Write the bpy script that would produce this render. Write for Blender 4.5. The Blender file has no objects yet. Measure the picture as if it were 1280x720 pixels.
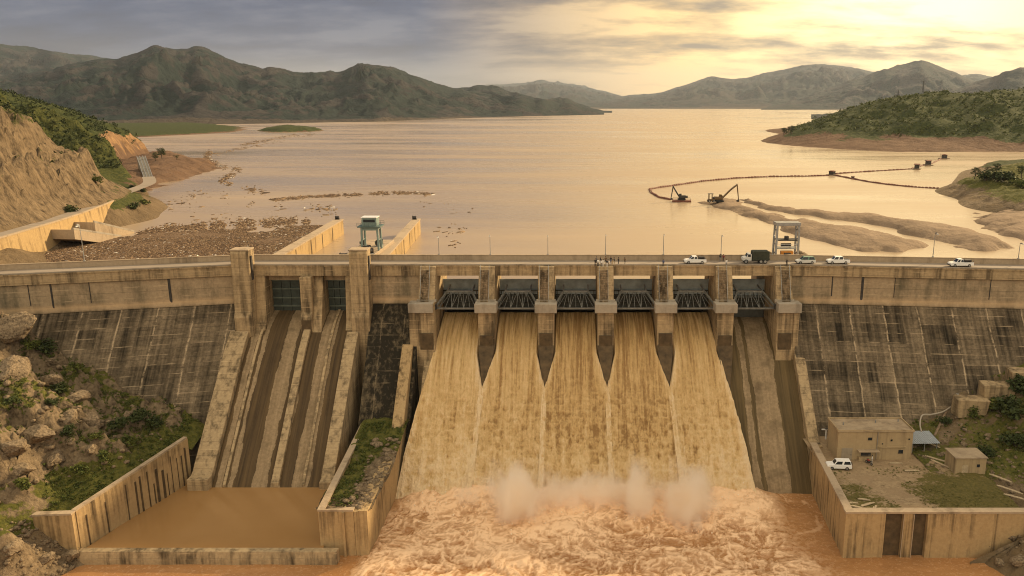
import bpy, bmesh, math, random
import numpy as np
from mathutils import Vector, Matrix
R = math.radians
random.seed(7); RNG = np.random.default_rng(11)
sc = bpy.context.scene
COL = sc.collection

# ------------------------------------------------------------------ camera
CAM = Vector((0.0, -182.0, 79.5)); PITCH = R(12.95); FPX = 1000.0; PPX = 718.0
cam_d = bpy.data.cameras.new('camera'); cam = bpy.data.objects.new('camera', cam_d); COL.objects.link(cam)
cam.location = CAM; cam.rotation_euler = (R(90) - PITCH, 0, 0)
cam_d.sensor_width = 36; cam_d.lens = 36 * FPX / 1280; cam_d.shift_x = -(PPX - 640) / 1280
cam_d.clip_start = 1; cam_d.clip_end = 60000
sc.camera = cam

# ------------------------------------------------------------------ sky and sun
SUN_AZ, SUN_EL = R(52), R(25)          # azimuth clockwise from +Y (towards +X)
w = bpy.data.worlds.new('World'); sc.world = w; w.use_nodes = True
nt = w.node_tree; nt.nodes.clear()
def N(t, **k):
    n = nt.nodes.new(t)
    for a, b in k.items(): setattr(n, a, b)
    return n
def L(a, b): nt.links.new(a, b)
def wm(op, a, b=None, clamp=False):
    n = N('ShaderNodeMath', operation=op, use_clamp=clamp)
    for i, v in enumerate((a, b)):
        if v is None: continue
        if isinstance(v, (int, float)): n.inputs[i].default_value = v
        else: L(v, n.inputs[i])
    return n.outputs[0]
def wmix(f, a, b):
    n = N('ShaderNodeMix', data_type='RGBA')
    for s, v in ((n.inputs[0], f), (n.inputs[6], a), (n.inputs[7], b)):
        if isinstance(v, (int, float)): s.default_value = v
        elif isinstance(v, tuple): s.default_value = (*v, 1)
        else: L(v, s)
    return n.outputs[2]
def wramp(f, stops):
    n = N('ShaderNodeValToRGB'); cr = n.color_ramp
    while len(cr.elements) < len(stops): cr.elements.new(0.5)
    for e, (p, c) in zip(cr.elements, stops):
        e.position = p; e.color = (*c, 1) if isinstance(c, tuple) else (c, c, c, 1)
    L(f, n.inputs[0]); return n.outputs[0]
out = N('ShaderNodeOutputWorld'); bg = N('ShaderNodeBackground')
tc = N('ShaderNodeTexCoord'); sep = N('ShaderNodeSeparateXYZ'); L(tc.outputs['Generated'], sep.inputs[0])
X_, Y_, Z_ = sep.outputs
sky = N('ShaderNodeTexSky', sky_type='NISHITA', sun_disc=False, sun_elevation=SUN_EL, sun_rotation=SUN_AZ)
sky.air_density = 1.4; sky.dust_density = 3.0; sky.altitude = 300
# cloud deck: noise over the direction flattened towards the horizon
zz = wm('ADD', wm('MAXIMUM', Z_, 0.0), 0.20)
cmb = N('ShaderNodeCombineXYZ'); L(wm('DIVIDE', X_, zz), cmb.inputs[0]); L(wm('DIVIDE', Y_, zz), cmb.inputs[1])
nz = N('ShaderNodeTexNoise'); nz.inputs['Scale'].default_value = 1.05; nz.inputs['Detail'].default_value = 9; nz.inputs['Roughness'].default_value = 0.55
mp = N('ShaderNodeMapping'); mp.inputs['Scale'].default_value = (0.75, 1.25, 1.0); mp.inputs['Location'].default_value = (3.1, 1.7, 0)
L(cmb.outputs[0], mp.inputs[0]); L(mp.outputs[0], nz.inputs['Vector'])
nz2 = N('ShaderNodeTexNoise'); nz2.inputs['Scale'].default_value = 4.2; nz2.inputs['Detail'].default_value = 8; nz2.inputs['Roughness'].default_value = 0.6
L(mp.outputs[0], nz2.inputs['Vector'])
# glow through the thin part of the cloud, ahead and right
def dotdir(az, el):
    d = (math.sin(az) * math.cos(el), math.cos(az) * math.cos(el), math.sin(el))
    n = N('ShaderNodeVectorMath', operation='DOT_PRODUCT'); L(tc.outputs['Generated'], n.inputs[0]); n.inputs[1].default_value = d
    return wm('MAXIMUM', n.outputs['Value'], 0.0)
glow = dotdir(R(22), R(7))
g_wide = wm('POWER', glow, 11.0); g_core = wm('POWER', glow, 75.0)
cloud_n = wm('ADD', wm('MULTIPLY', nz.outputs[0], 0.75), wm('MULTIPLY', nz2.outputs[0], 0.25))
# blue grey deck with lighter rents; warm towards the glow
deck = wramp(cloud_n, [(0.40, (0.012, 0.026, 0.075)), (0.50, (0.029, 0.049, 0.112)), (0.61, (0.092, 0.106, 0.16))])
warm = wramp(cloud_n, [(0.38, (0.24, 0.18, 0.13)), (0.46, (0.56, 0.37, 0.17)), (0.55, (1.0, 0.66, 0.27))])
side = wmix(wramp(g_wide, [(0.16, 0.0), (0.68, 1.0)]), deck, warm)
core = wmix(wm('MULTIPLY', wramp(g_core, [(0.05, 0.0), (0.9, 1.0)]), wramp(cloud_n, [(0.36, 0.1), (0.54, 1.0)])), side, (1.55, 1.2, 0.62))
# low band near the horizon, pinkish on the left and golden on the right
hor = wmix(wramp(g_wide, [(0.10, 0.0), (0.60, 1.0)]), (0.085, 0.092, 0.12), (0.80, 0.49, 0.19))
lowm = wramp(Z_, [(0.0, 1.0), (0.06, 0.0)])
front = wmix(wm('MULTIPLY', lowm, 0.75), core, hor)
# unseen sky overhead and behind the camera, brightened to light the dam face
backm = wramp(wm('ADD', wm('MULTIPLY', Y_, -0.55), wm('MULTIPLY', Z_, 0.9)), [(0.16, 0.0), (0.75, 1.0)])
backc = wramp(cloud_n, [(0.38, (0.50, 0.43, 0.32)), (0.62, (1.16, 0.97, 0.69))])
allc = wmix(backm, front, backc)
# Nishita shows through the deck a little everywhere
skys = N('ShaderNodeMix', data_type='RGBA', blend_type='ADD'); skys.inputs[0].default_value = 0.05
sky_k = N('ShaderNodeVectorMath', operation='SCALE'); sky_k.inputs['Scale'].default_value = 1.0
SKY_STRENGTH = 0.10
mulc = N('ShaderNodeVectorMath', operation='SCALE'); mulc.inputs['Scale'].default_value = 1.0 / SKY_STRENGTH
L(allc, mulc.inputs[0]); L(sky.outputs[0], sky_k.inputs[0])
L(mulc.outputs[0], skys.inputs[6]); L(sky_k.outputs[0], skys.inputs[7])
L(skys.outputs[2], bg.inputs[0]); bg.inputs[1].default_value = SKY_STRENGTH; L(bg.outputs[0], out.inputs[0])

sun_d = bpy.data.lights.new('sun', 'SUN'); sun = bpy.data.objects.new('sun', sun_d); COL.objects.link(sun)
sun_d.energy = 4.6; sun_d.angle = R(4); sun_d.color = (1.0, 0.74, 0.42)
sd = Vector((math.sin(SUN_AZ) * math.cos(SUN_EL), math.cos(SUN_AZ) * math.cos(SUN_EL), math.sin(SUN_EL)))
sun.rotation_euler = (-sd).to_track_quat('-Z', 'Y').to_euler()
sun.location = (200, 100, 300)

sc.view_settings.view_transform = 'Standard'; sc.view_settings.look = 'None'
sc.view_settings.exposure = 0.54; sc.view_settings.gamma = 1.0; sc.view_settings.use_curve_mapping = False
sc.render.engine = 'CYCLES'
sc.cycles.use_denoising = True; sc.cycles.max_bounces = 12; sc.cycles.diffuse_bounces = 3; sc.cycles.glossy_bounces = 3; sc.cycles.volume_bounces = 12; sc.cycles.transparent_max_bounces = 8
sc.cycles.pixel_filter_type = 'BLACKMAN_HARRIS'; sc.cycles.filter_width = 1.05
sc.cycles.caustics_reflective = False; sc.cycles.caustics_refractive = False

# ------------------------------------------------------------------ view geometry helpers
_cp, _sp = math.cos(PITCH), math.sin(PITCH)
def U(px, py, z=None, y=None):
    """world point seen at a photograph pixel (1280x720) on a plane of height z or distance y"""
    a = (px - PPX) / FPX; b = (360 - py) / FPX
    d = Vector((a, _cp + b * _sp, -_sp + b * _cp))
    t = (z - CAM.z) / d.z if z is not None else (y - CAM.y) / d.y
    return CAM + d * t

# ------------------------------------------------------------------ noise
def _hash(i, j, k, s):
    h = (i * 374761393 + j * 668265263 + k * 1274126177 + s * 974711) & 0xffffffff
    h = ((h ^ (h >> 13)) * 1274126177) & 0xffffffff
    return ((h ^ (h >> 16)) & 0xffff) / 65535.0
def vnoise(x, y, z=0.0, s=0):
    x, y, z = np.broadcast_arrays(np.asarray(x, float), np.asarray(y, float), np.asarray(z, float))
    xi, yi, zi = np.floor(x).astype(np.int64), np.floor(y).astype(np.int64), np.floor(z).astype(np.int64)
    f = lambda t: t * t * t * (t * (t * 6 - 15) + 10)
    u, v, q = f(x - xi), f(y - yi), f(z - zi)
    def c(a, b, d): return _hash(xi + a, yi + b, zi + d, s)
    l = lambda a, b, t: a + (b - a) * t
    r0 = l(l(c(0,0,0), c(1,0,0), u), l(c(0,1,0), c(1,1,0), u), v)
    if np.all(z == zi): return r0
    return l(r0, l(l(c(0,0,1), c(1,0,1), u), l(c(0,1,1), c(1,1,1), u), v), q)
def fbm(x, y, z=0.0, o=5, s=0, g=0.5):
    t = 0; a = 1; n = 0; x = np.asarray(x, float); y = np.asarray(y, float); z = np.asarray(z, float)
    for i in range(o):
        t = t + a * vnoise(x, y, z, s + i * 17); n += a; a *= g; x = x * 2.03 + 11.3; y = y * 2.03 + 5.7; z = z * 2.03
    return t / n
def ridged(x, y, o=5, s=0, g=0.5):
    t = 0; a = 1; n = 0
    for i in range(o):
        t = t + a * (1 - np.abs(2 * vnoise(x, y, 0.0, s + i * 13) - 1)); n += a; a *= g; x = x * 2.07 + 3.1; y = y * 2.07 + 9.2
    return t / n
def sstep(a, b, x):
    t = np.clip((np.asarray(x, float) - a) / (b - a), 0, 1); return t * t * (3 - 2 * t)

# ------------------------------------------------------------------ objects
def tag(o, label=None, cat=None, group=None, kind=None):
    for k, v in (('label', label), ('category', cat), ('group', group), ('kind', kind)):
        if v: o[k] = v
    return o
def link(name, me, m=None, parent=None, loc=None):
    o = bpy.data.objects.new(name, me); COL.objects.link(o)
    if m is not None and me is not None and not me.materials: me.materials.append(m)
    if parent: o.parent = parent
    if loc: o.location = loc
    return o
def thing(name, label, cat, loc=(0, 0, 0), rz=0.0, group=None):
    o = bpy.data.objects.new(name, None); COL.objects.link(o); o.location = loc; o.rotation_euler = (0, 0, rz)
    o.empty_display_size = 0.5
    return tag(o, label, cat, group)
def copy_tree(o, parent=None):
    c = o.copy(); COL.objects.link(c)
    if parent: c.parent = parent
    for ch in list(o.children): copy_tree(ch, c)
    return c
def np_mesh(name, v, f, smooth=False, attrs=None):
    """v (n,3), f (m,3|4) arrays"""
    v = np.asarray(v, np.float32); f = np.asarray(f, np.int32)
    me = bpy.data.meshes.new(name); k = f.shape[1]
    me.vertices.add(len(v)); me.vertices.foreach_set('co', v.ravel())
    me.loops.add(f.size); me.loops.foreach_set('vertex_index', f.ravel())
    me.polygons.add(len(f)); me.polygons.foreach_set('loop_start', np.arange(0, f.size, k, dtype=np.int32))
    try: me.polygons.foreach_set('loop_total', np.full(len(f), k, np.int32))
    except Exception: pass
    if smooth: me.polygons.foreach_set('use_smooth', np.ones(len(f), bool))
    for an, av in (attrs or {}).items():
        at = me.attributes.new(an, 'FLOAT', 'POINT'); at.data.foreach_set('value', np.asarray(av, np.float32).ravel())
    me.update(calc_edges=True); me.validate(); return me
def grid_faces(nu, nv):
    i = np.arange(nu - 1)[:, None] * nv + np.arange(nv - 1)[None, :]
    return np.stack([i, i + nv, i + nv + 1, i + 1], -1).reshape(-1, 4)
class MB:
    """collects simple solids into one mesh"""
    def __init__(s): s.v = []; s.f = []
    def add(s, vs, fs):
        b = len(s.v); s.v += [tuple(p) for p in vs]; s.f += [tuple(i + b for i in q) for q in fs]; return s
    def box(s, x0, x1, y0, y1, z0, z1, M=None):
        vs = [(x, y, z) for x in (x0, x1) for y in (y0, y1) for z in (z0, z1)]
        if M is not None: vs = [M @ Vector(p) for p in vs]
        return s.add(vs, [(0,1,3,2), (4,6,7,5), (0,4,5,1), (2,3,7,6), (0,2,6,4), (1,5,7,3)])
    def hexa(s, lo, hi):
        """lo, hi: four points each"""
        vs = list(lo) + list(hi)
        return s.add(vs, [(0,3,2,1), (4,5,6,7)] + [(i, (i+1) % 4, (i+1) % 4 + 4, i + 4) for i in range(4)])
    def prism(s, poly, axis, a, b, a_off=None):
        """poly in the two other axes; extruded along axis 'x','y','z' from a to b"""
        def P(p, t): return {'x': (t, p[0], p[1]), 'y': (p[0], t, p[1]), 'z': (p[0], p[1], t)}[axis]
        n = len(poly)
        return s.add([P(p, a) for p in poly] + [P(p, b) for p in poly],
                     [tuple(range(n))[::-1], tuple(range(n, 2 * n))] + [(i, (i+1) % n, (i+1) % n + n, i + n) for i in range(n)])
    def bar(s, p, q, w=0.2, h=None, up=(0, 0, 1)):
        p, q = Vector(p), Vector(q); d = (q - p); h = h or w
        if d.length < 1e-6: return s
        d.normalize(); u = Vector(up)
        if abs(d.dot(u)) > 0.98: u = Vector((0, 1, 0))
        a = d.cross(u).normalized() * w / 2; b = a.cross(d).normalized() * h / 2
        return s.hexa([p - a - b, p + a - b, p + a + b, p - a + b], [q - a - b, q + a - b, q + a + b, q - a + b])
    def tube(s, pts, r, n=8):
        pts = [Vector(p) for p in pts]; rs = r if isinstance(r, (list, tuple)) else [r] * len(pts); b = len(s.v); m = len(pts)
        for i, p in enumerate(pts):
            d = (pts[min(i + 1, m - 1)] - pts[max(i - 1, 0)]).normalized()
            u = Vector((0, 0, 1)) if abs(d.z) < 0.9 else Vector((0, 1, 0))
            a = d.cross(u).normalized(); c = a.cross(d)
            for k in range(n):
                t = 2 * math.pi * k / n; s.v.append(tuple(p + (a * math.cos(t) + c * math.sin(t)) * rs[i]))
        for i in range(m - 1):
            for k in range(n): s.f.append((b + i*n + k, b + i*n + (k+1) % n, b + (i+1)*n + (k+1) % n, b + (i+1)*n + k))
        s.f.append(tuple(b + k for k in range(n))[::-1]); s.f.append(tuple(b + (m-1)*n + k for k in range(n))); return s
    def build(s, name, m, parent=None, bevel=0.0, smooth=False, loc=None):
        me = bpy.data.meshes.new(name); me.from_pydata(s.v, [], s.f)
        bm = bmesh.new(); bm.from_mesh(me); bmesh.ops.recalc_face_normals(bm, faces=bm.faces)
        if bevel:
            bmesh.ops.bevel(bm, geom=[e for e in bm.edges if len(e.link_faces) == 2 and e.calc_face_angle(0) > 0.5], offset=bevel, segments=1, affect='EDGES', clamp_overlap=True)
        bm.to_mesh(me); bm.free()
        if smooth:
            for p in me.polygons: p.use_smooth = True
        return link(name, me, m, parent, loc)

# ------------------------------------------------------------------ materials
class NT:
    def __init__(s, name):
        s.m = bpy.data.materials.new(name); s.m.use_nodes = True; s.t = s.m.node_tree; s.t.nodes.clear()
        s.o = s.n('ShaderNodeOutputMaterial'); s.p = s.n('ShaderNodeBsdfPrincipled'); s.l(s.p.outputs[0], s.o.inputs[0])
        s.pos = s.n('ShaderNodeNewGeometry').outputs['Position']
    def n(s, t, **k):
        n = s.t.nodes.new(t)
        for a, b in k.items(): setattr(n, a, b)
        return n
    def l(s, a, b): s.t.links.new(a, b)
    def put(s, sock, v):
        if isinstance(v, (int, float)): sock.default_value = v
        elif isinstance(v, tuple): sock.default_value = (*v, 1) if len(sock.default_value) == 4 else v
        else: s.l(v, sock)
    def map(s, scale=(1, 1, 1), loc=(0, 0, 0), rot=(0, 0, 0), src=None):
        m = s.n('ShaderNodeMapping'); m.inputs['Scale'].default_value = scale; m.inputs['Location'].default_value = loc; m.inputs['Rotation'].default_value = rot
        s.l(src or s.pos, m.inputs[0]); return m.outputs[0]
    def noise(s, scale=1.0, detail=6, rough=0.55, vec=None, dist=0.0):
        n = s.n('ShaderNodeTexNoise'); n.inputs['Scale'].default_value = scale; n.inputs['Detail'].default_value = detail
        n.inputs['Roughness'].default_value = rough; n.inputs['Distortion'].default_value = dist; s.l(vec or s.pos, n.inputs['Vector']); return n.outputs[0]
    def math(s, op, a, b=0.0, clamp=False):
        n = s.n('ShaderNodeMath', operation=op, use_clamp=clamp); s.put(n.inputs[0], a); s.put(n.inputs[1], b); return n.outputs[0]
    def ramp(s, f, stops):
        n = s.n('ShaderNodeValToRGB'); cr = n.color_ramp
        while len(cr.elements) < len(stops): cr.elements.new(0.5)
        for e, (p, c) in zip(cr.elements, stops): e.position = p; e.color = (*c, 1) if isinstance(c, tuple) else (c, c, c, 1)
        s.l(f, n.inputs[0]); return n.outputs[0]
    def mix(s, f, a, b, mode='MIX'):
        n = s.n('ShaderNodeMix', data_type='RGBA', blend_type=mode); s.put(n.inputs[0], f); s.put(n.inputs[6], a); s.put(n.inputs[7], b); return n.outputs[2]
    def attr(s, name): return s.n('ShaderNodeAttribute', attribute_name=name).outputs['Fac']
    def xyz(s, src=None):
        n = s.n('ShaderNodeSeparateXYZ'); s.l(src or s.pos, n.inputs[0]); return n.outputs
    def bump(s, h, strength=0.3, dist=0.2):
        b = s.n('ShaderNodeBump'); b.inputs['Strength'].default_value = strength; b.inputs['Distance'].default_value = dist
        s.l(h, b.inputs['Height']); s.l(b.outputs[0], s.p.inputs['Normal'])
    def fin(s, col, rough=0.8, metal=0.0, spec=None):
        s.put(s.p.inputs['Base Color'], col); s.put(s.p.inputs['Roughness'], rough); s.p.inputs['Metallic'].default_value = metal
        if spec is not None: s.p.inputs['Specular IOR Level'].default_value = spec
        return s.m
def plain(name, c, rough=0.5, metal=0.0, vary=0.12, scale=1.5):
    k = NT(name); n = k.noise(scale, 5)
    a = tuple(max(0, x * (1 - vary)) for x in c); b = tuple(min(1, x * (1 + vary)) for x in c)
    return k.fin(k.ramp(n, [(0.3, a), (0.7, b)]), rough, metal)
def concrete(name, light, mid, dark, stain=0.5, joints=None, lifts=None, streak=0.45, leach=0.0, bump=0.35, edge=0.5, foot=None, hband=(1, 1, 0.5), wts=(.40, .56, .26), panels=False):
    """weathered concrete: blotches, run-down streaks, lift lines, leached joints"""
    k = NT(name); x, y, z = k.xyz()
    big = k.noise(0.11 if not foot else 0.11, 7, 0.6); st = k.noise(1.0, 6, 0.6, k.map((streak, 0.045 if panels else streak, 0.035)))
    fine = k.noise(1.6, 8, 0.65); wide = k.noise(0.35, 8, 0.68, k.map(hband, (31, 7, 2)))
    col = k.mix(k.ramp(fine, [(0.3, 0.0), (0.72, 1.0)]), mid, light)
    m = k.math('ADD', k.math('MULTIPLY', big, wts[0]), k.math('ADD', k.math('MULTIPLY', st, wts[1]), k.math('MULTIPLY', wide, wts[2])))
    if panels:   # each pour of concrete has weathered a little differently
        cv = k.n('ShaderNodeCombineXYZ'); k.l(k.math('FLOOR', k.math('DIVIDE', k.math('ADD', x, k.math('MULTIPLY', wide, .8)), joints / 2)), cv.inputs[0]); k.l(k.math('FLOOR', k.math('DIVIDE', k.math('ADD', z, k.math('MULTIPLY', wide, .5)), lifts * 2)), cv.inputs[1])
        wn = k.n('ShaderNodeTexWhiteNoise', noise_dimensions='2D'); k.l(cv.outputs[0], wn.inputs['Vector']); m = k.math('ADD', m, k.math('MULTIPLY', k.math('SUBTRACT', wn.outputs['Value'], .5), .13))
    col = k.mix(k.ramp(m, [(edge + (.06 if panels else .16) - stain * 0.16, 0.0), (edge + (.42 if panels else .33) - stain * 0.16, 1.0)]), col, dark)
    h = fine
    if lifts:
        fr = k.math('FRACT', k.math('DIVIDE', k.math('ADD', z, k.math('MULTIPLY', wide, 0.35)), lifts))
        ln = k.math('MULTIPLY', k.math('LESS_THAN', fr, 0.085), k.ramp(k.noise(0.3, 5, 0.6, k.map((1, 1, 3.0), (5, 5, 5))), [(0.47, 0.0), (0.62, 1.0)]))
        col = k.mix(k.math('MULTIPLY', ln, 0.55 if panels else 0.4), col, tuple(min(1, c * 1.35) for c in light))
        ln2 = k.math('LESS_THAN', k.math('FRACT', k.math('ADD', fr, 0.42)), 0.05)
        col = k.mix(k.math('MULTIPLY', ln2, 0.3), col, tuple(c * 0.6 for c in dark))
        h = k.math('SUBTRACT', h, k.math('MULTIPLY', ln2, 0.6))
    if joints:
        xx = k.math('ADD', x, k.math('MULTIPLY', k.noise(0.25, 6, 0.7), 1.1))
        fr = k.math('ABSOLUTE', k.math('SUBTRACT', k.math('FRACT', k.math('DIVIDE', xx, joints)), 0.5))
        ln = k.math('MULTIPLY', k.ramp(fr, [(0.0, 1.0), (0.034, 0.0)]), k.ramp(k.noise(0.5, 7, 0.75, k.map((0.6, 0.6, 1.0), (9, 3, 1))), [(0.42, 0.0), (0.56, 1.0)]))
        col = k.mix(k.math('MULTIPLY', ln, leach or 0.6), col, tuple(min(1, c * 1.5) for c in light))
    if foot:   # a paler band near a given height
        d = k.math('ABSOLUTE', k.math('SUBTRACT', k.math('ADD', z, k.math('MULTIPLY', wide, 1.0)), foot))
        col = k.mix(k.math('MULTIPLY', k.ramp(d, [(0.0, 1.0), (1.0, 0.0)]), 0.5), col, tuple(min(1, c * q) for c, q in zip(light, (1.25, 1.1, .95))))
    k.bump(h, bump, 0.15)
    return k.fin(col, 0.9, spec=0.25)
M = {}
M['wall'] = concrete('concrete_upper_wall', (0.45, 0.345, 0.22), (0.30, 0.228, 0.143), (0.10, 0.088, 0.055), 0.5, lifts=2.6, streak=0.35, foot=35.4)
M['face'] = concrete('concrete_downstream_face', (0.34, 0.262, 0.17), (0.15, 0.113, 0.069), (0.018, 0.014, 0.008), 0.95, joints=7.6, lifts=1.9, streak=1.1, leach=0.9, bump=0.8, hband=(.45, .45, 1.1), wts=(.36, .60, .24), panels=True)
M['mossface'] = concrete('blackened_concrete_face', (0.20, 0.155, 0.095), (0.10, 0.076, 0.044), (0.018, 0.015, 0.009), 1.25, joints=5.2, lifts=2.3, streak=1.2, leach=0.6, bump=0.7)
M['pier'] = concrete('concrete_pier', (0.48, 0.36, 0.21), (0.33, 0.245, 0.14), (0.085, 0.062, 0.036), 0.55, streak=0.9, lifts=2.1)
M['deck'] = concrete('concrete_deck', (0.45, 0.35, 0.24), (0.36, 0.28, 0.19), (0.2, 0.15, 0.10), 0.25, streak=0.5)
M['pale'] = concrete('concrete_pale', (0.40, 0.35, 0.28), (0.33, 0.29, 0.23), (0.18, 0.15, 0.115), 0.3)
M['basin'] = concrete('concrete_basin_wall', (0.46, 0.33, 0.17), (0.36, 0.25, 0.125), (0.075, 0.05, 0.025), 0.36, joints=6.0, lifts=None, streak=1.3, leach=0.2)
M['guide'] = concrete('concrete_guide_wall', (0.46, 0.325, 0.155), (0.36, 0.25, 0.12), (0.12, 0.08, 0.042), 0.3, streak=0.6)
M['plaster'] = concrete('plaster_wall', (0.42, 0.32, 0.185), (0.36, 0.27, 0.155), (0.20, 0.145, 0.085), 0.22, streak=1.2, bump=0.15)
M['roofslab'] = concrete('roof_screed', (0.42, 0.33, 0.22), (0.35, 0.27, 0.18), (0.22, 0.165, 0.11), 0.4)
k = NT('asphalt_road'); n = k.noise(0.5, 7, 0.6, k.map((0.15, 1, 1))); M['road'] = k.fin(k.ramp(n, [(0.3, (0.22, 0.18, 0.14)), (0.7, (0.32, 0.265, 0.205))]), 0.85)
M['steel'] = plain('grey_painted_steel', (0.17, 0.17, 0.155), 0.55, 0.2, 0.3)
M['gate'] = plain('gate_plate_steel', (0.31, 0.38, 0.41), 0.6, 0.1, 0.25, 0.6)
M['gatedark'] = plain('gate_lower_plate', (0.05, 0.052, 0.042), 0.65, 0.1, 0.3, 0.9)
M['green'] = plain('dark_green_steel', (0.035, 0.05, 0.042), 0.55, 0.1, 0.3, 1.0)
M['rib'] = plain('green_rib_steel', (0.10, 0.125, 0.10), 0.55, 0.1, 0.3, 1.0)
M['teal'] = plain('faded_teal_paint', (0.20, 0.27, 0.25), 0.5, 0.1, 0.2)
M['teald'] = plain('dark_teal_paint', (0.10, 0.15, 0.14), 0.5, 0.1, 0.2)
M['galv'] = plain('galvanised_steel', (0.34, 0.34, 0.33), 0.45, 0.5, 0.2)
M['white'] = plain('white_paint', (0.80, 0.79, 0.76), 0.3, 0, 0.03)
M['offwhite'] = plain('off_white_paint', (0.62, 0.61, 0.57), 0.35, 0, 0.08)
M['black'] = plain('black_rubber', (0.018, 0.018, 0.018), 0.8, 0, 0.3)
M['dark'] = plain('dark_machine_steel', (0.045, 0.04, 0.036), 0.6, 0.2, 0.4)
M['glass'] = plain('dark_glass', (0.02, 0.025, 0.03), 0.08, 0, 0.1)
M['rimm'] = plain('wheel_rim', (0.35, 0.35, 0.35), 0.35, 0.7, 0.1)
M['red'] = plain('red_lens', (0.35, 0.02, 0.015), 0.3, 0, 0.1)
M['lamp'] = plain('clear_lens', (0.75, 0.75, 0.72), 0.15, 0, 0.03)
M['vgreen'] = plain('green_car_paint', (0.10, 0.21, 0.15), 0.35, 0, 0.1)
M['olive'] = plain('dark_green_canvas', (0.035, 0.04, 0.025), 0.9, 0, 0.3)
M['orange'] = plain('orange_machine_paint', (0.55, 0.22, 0.03), 0.45, 0, 0.15)
M['yellow'] = plain('worn_brown_yellow_paint', (0.12, 0.07, 0.025), 0.5, 0, 0.3)
M['rust'] = plain('rusty_red_steel', (0.16, 0.06, 0.035), 0.75, 0, 0.4)
M['blue'] = plain('pale_blue_sheet', (0.34, 0.38, 0.42), 0.5, 0.2, 0.12)
M['wood'] = plain('weathered_timber', (0.20, 0.14, 0.085), 0.85, 0, 0.35, 3)
M['plank'] = plain('pale_plank', (0.42, 0.33, 0.21), 0.85, 0, 0.25, 3)
M['skin'] = plain('skin', (0.28, 0.16, 0.10), 0.6, 0, 0.05)
M['hair'] = plain('black_hair', (0.015, 0.012, 0.010), 0.7, 0, 0.2)
M['bark'] = plain('bark', (0.10, 0.07, 0.045), 0.9, 0, 0.3, 4)
def leafmat(name, a, b, c):
    k = NT(name); n = k.noise(0.45, 4, 0.6); n2 = k.noise(6.0, 2)
    col = k.ramp(k.math('ADD', k.math('MULTIPLY', n, 0.6), k.math('MULTIPLY', n2, 0.4)), [(0.32, a), (0.5, b), (0.68, c)])
    k.p.inputs['Subsurface Weight'].default_value = 0.0
    return k.fin(col, 0.75, spec=0.2)
M['leaf'] = leafmat('shrub_leaves', (0.035, 0.05, 0.012), (0.075, 0.092, 0.018), (0.15, 0.15, 0.032))
M['leafd'] = leafmat('dark_tree_leaves', (0.02, 0.03, 0.01), (0.04, 0.055, 0.015), (0.07, 0.085, 0.022))
M['dry'] = leafmat('dry_grass_blades', (0.10, 0.10, 0.03), (0.16, 0.15, 0.045), (0.24, 0.20, 0.07))
def earth(name, rock, soil, grass, scale=0.25, bump=0.6, strata=None):
    """rock, soil, grass are (dark, light) pairs; vertex attribute 'veg' 0..1 spreads the grass"""
    k = NT(name); n = k.noise(scale, 9, 0.65); n2 = k.noise(scale * 6, 6, 0.6); nb = k.noise(scale * 0.3, 5)
    vec = k.map(strata or (1, 1, 1), rot=(0.35, 0.5, 0.3) if strata else (0, 0, 0)); ns = k.noise(scale * 2.2, 8, 0.65, vec, 0.4)
    vo = k.n('ShaderNodeTexVoronoi', feature='DISTANCE_TO_EDGE'); vo.inputs['Scale'].default_value = scale * 1.6
    wv = k.n('ShaderNodeVectorMath', operation='ADD'); k.l(vec, wv.inputs[0])
    nv = k.n('ShaderNodeTexNoise'); nv.inputs['Scale'].default_value = scale * 2; k.l(k.pos, nv.inputs['Vector']); k.l(nv.outputs['Color'], wv.inputs[1]); k.l(wv.outputs[0], vo.inputs['Vector'])
    crack = k.ramp(vo.outputs['Distance'], [(0.0, 0.0), (0.10, 1.0)])
    rk = k.ramp(k.math('ADD', k.math('MULTIPLY', ns, 0.6), k.math('MULTIPLY', n2, 0.4)), [(0.34, tuple(q * .6 for q in rock[0])), (0.48, tuple((p + q) * .5 for p, q in zip(*rock))), (0.66, rock[1])])
    rk = k.mix(k.math('MULTIPLY', k.math('SUBTRACT', 1.0, crack), 0.12), rk, tuple(c * 0.45 for c in rock[0]))
    so = k.ramp(n, [(0.3, soil[0]), (0.7, soil[1])]); gr = k.ramp(n2, [(0.3, grass[0]), (0.7, grass[1])])
    a = k.mix(k.ramp(k.math('ADD', k.attr('soil'), k.math('MULTIPLY', k.math('SUBTRACT', n, 0.5), 1.4)), [(0.42, 0.0), (0.58, 1.0)]), rk, so)
    c = k.mix(k.ramp(k.math('ADD', k.attr('veg'), k.math('MULTIPLY', k.math('SUBTRACT', k.math('ADD', k.math('MULTIPLY', n, 0.6), k.math('MULTIPLY', n2, 0.4)), 0.5), 1.7)), [(0.44, 0.0), (0.56, 1.0)]), a, gr)
    k.bump(k.math('ADD', k.math('MULTIPLY', ns, 0.7), k.math('ADD', k.math('MULTIPLY', n2, 0.3), k.math('MULTIPLY', crack, 0.05))), bump, 1.0 / (scale * 4))
    return k.fin(c, 0.95, spec=0.15)
G1 = ((0.045, 0.055, 0.012), (0.135, 0.125, 0.03))
M['bank'] = earth('rocky_bank', ((0.06, 0.042, 0.025), (0.28, 0.21, 0.13)), ((0.085, 0.06, 0.032), (0.21, 0.15, 0.085)), G1, 0.22, 0.8)
M['cut'] = earth('rock_cutting', ((0.05, 0.036, 0.023), (0.26, 0.19, 0.115)), ((0.11, 0.078, 0.045), (0.20, 0.145, 0.085)), ((0.028, 0.04, 0.011), (0.09, 0.09, 0.025)), 0.10, 0.9, (1.6, 1.6, 0.45))
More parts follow.
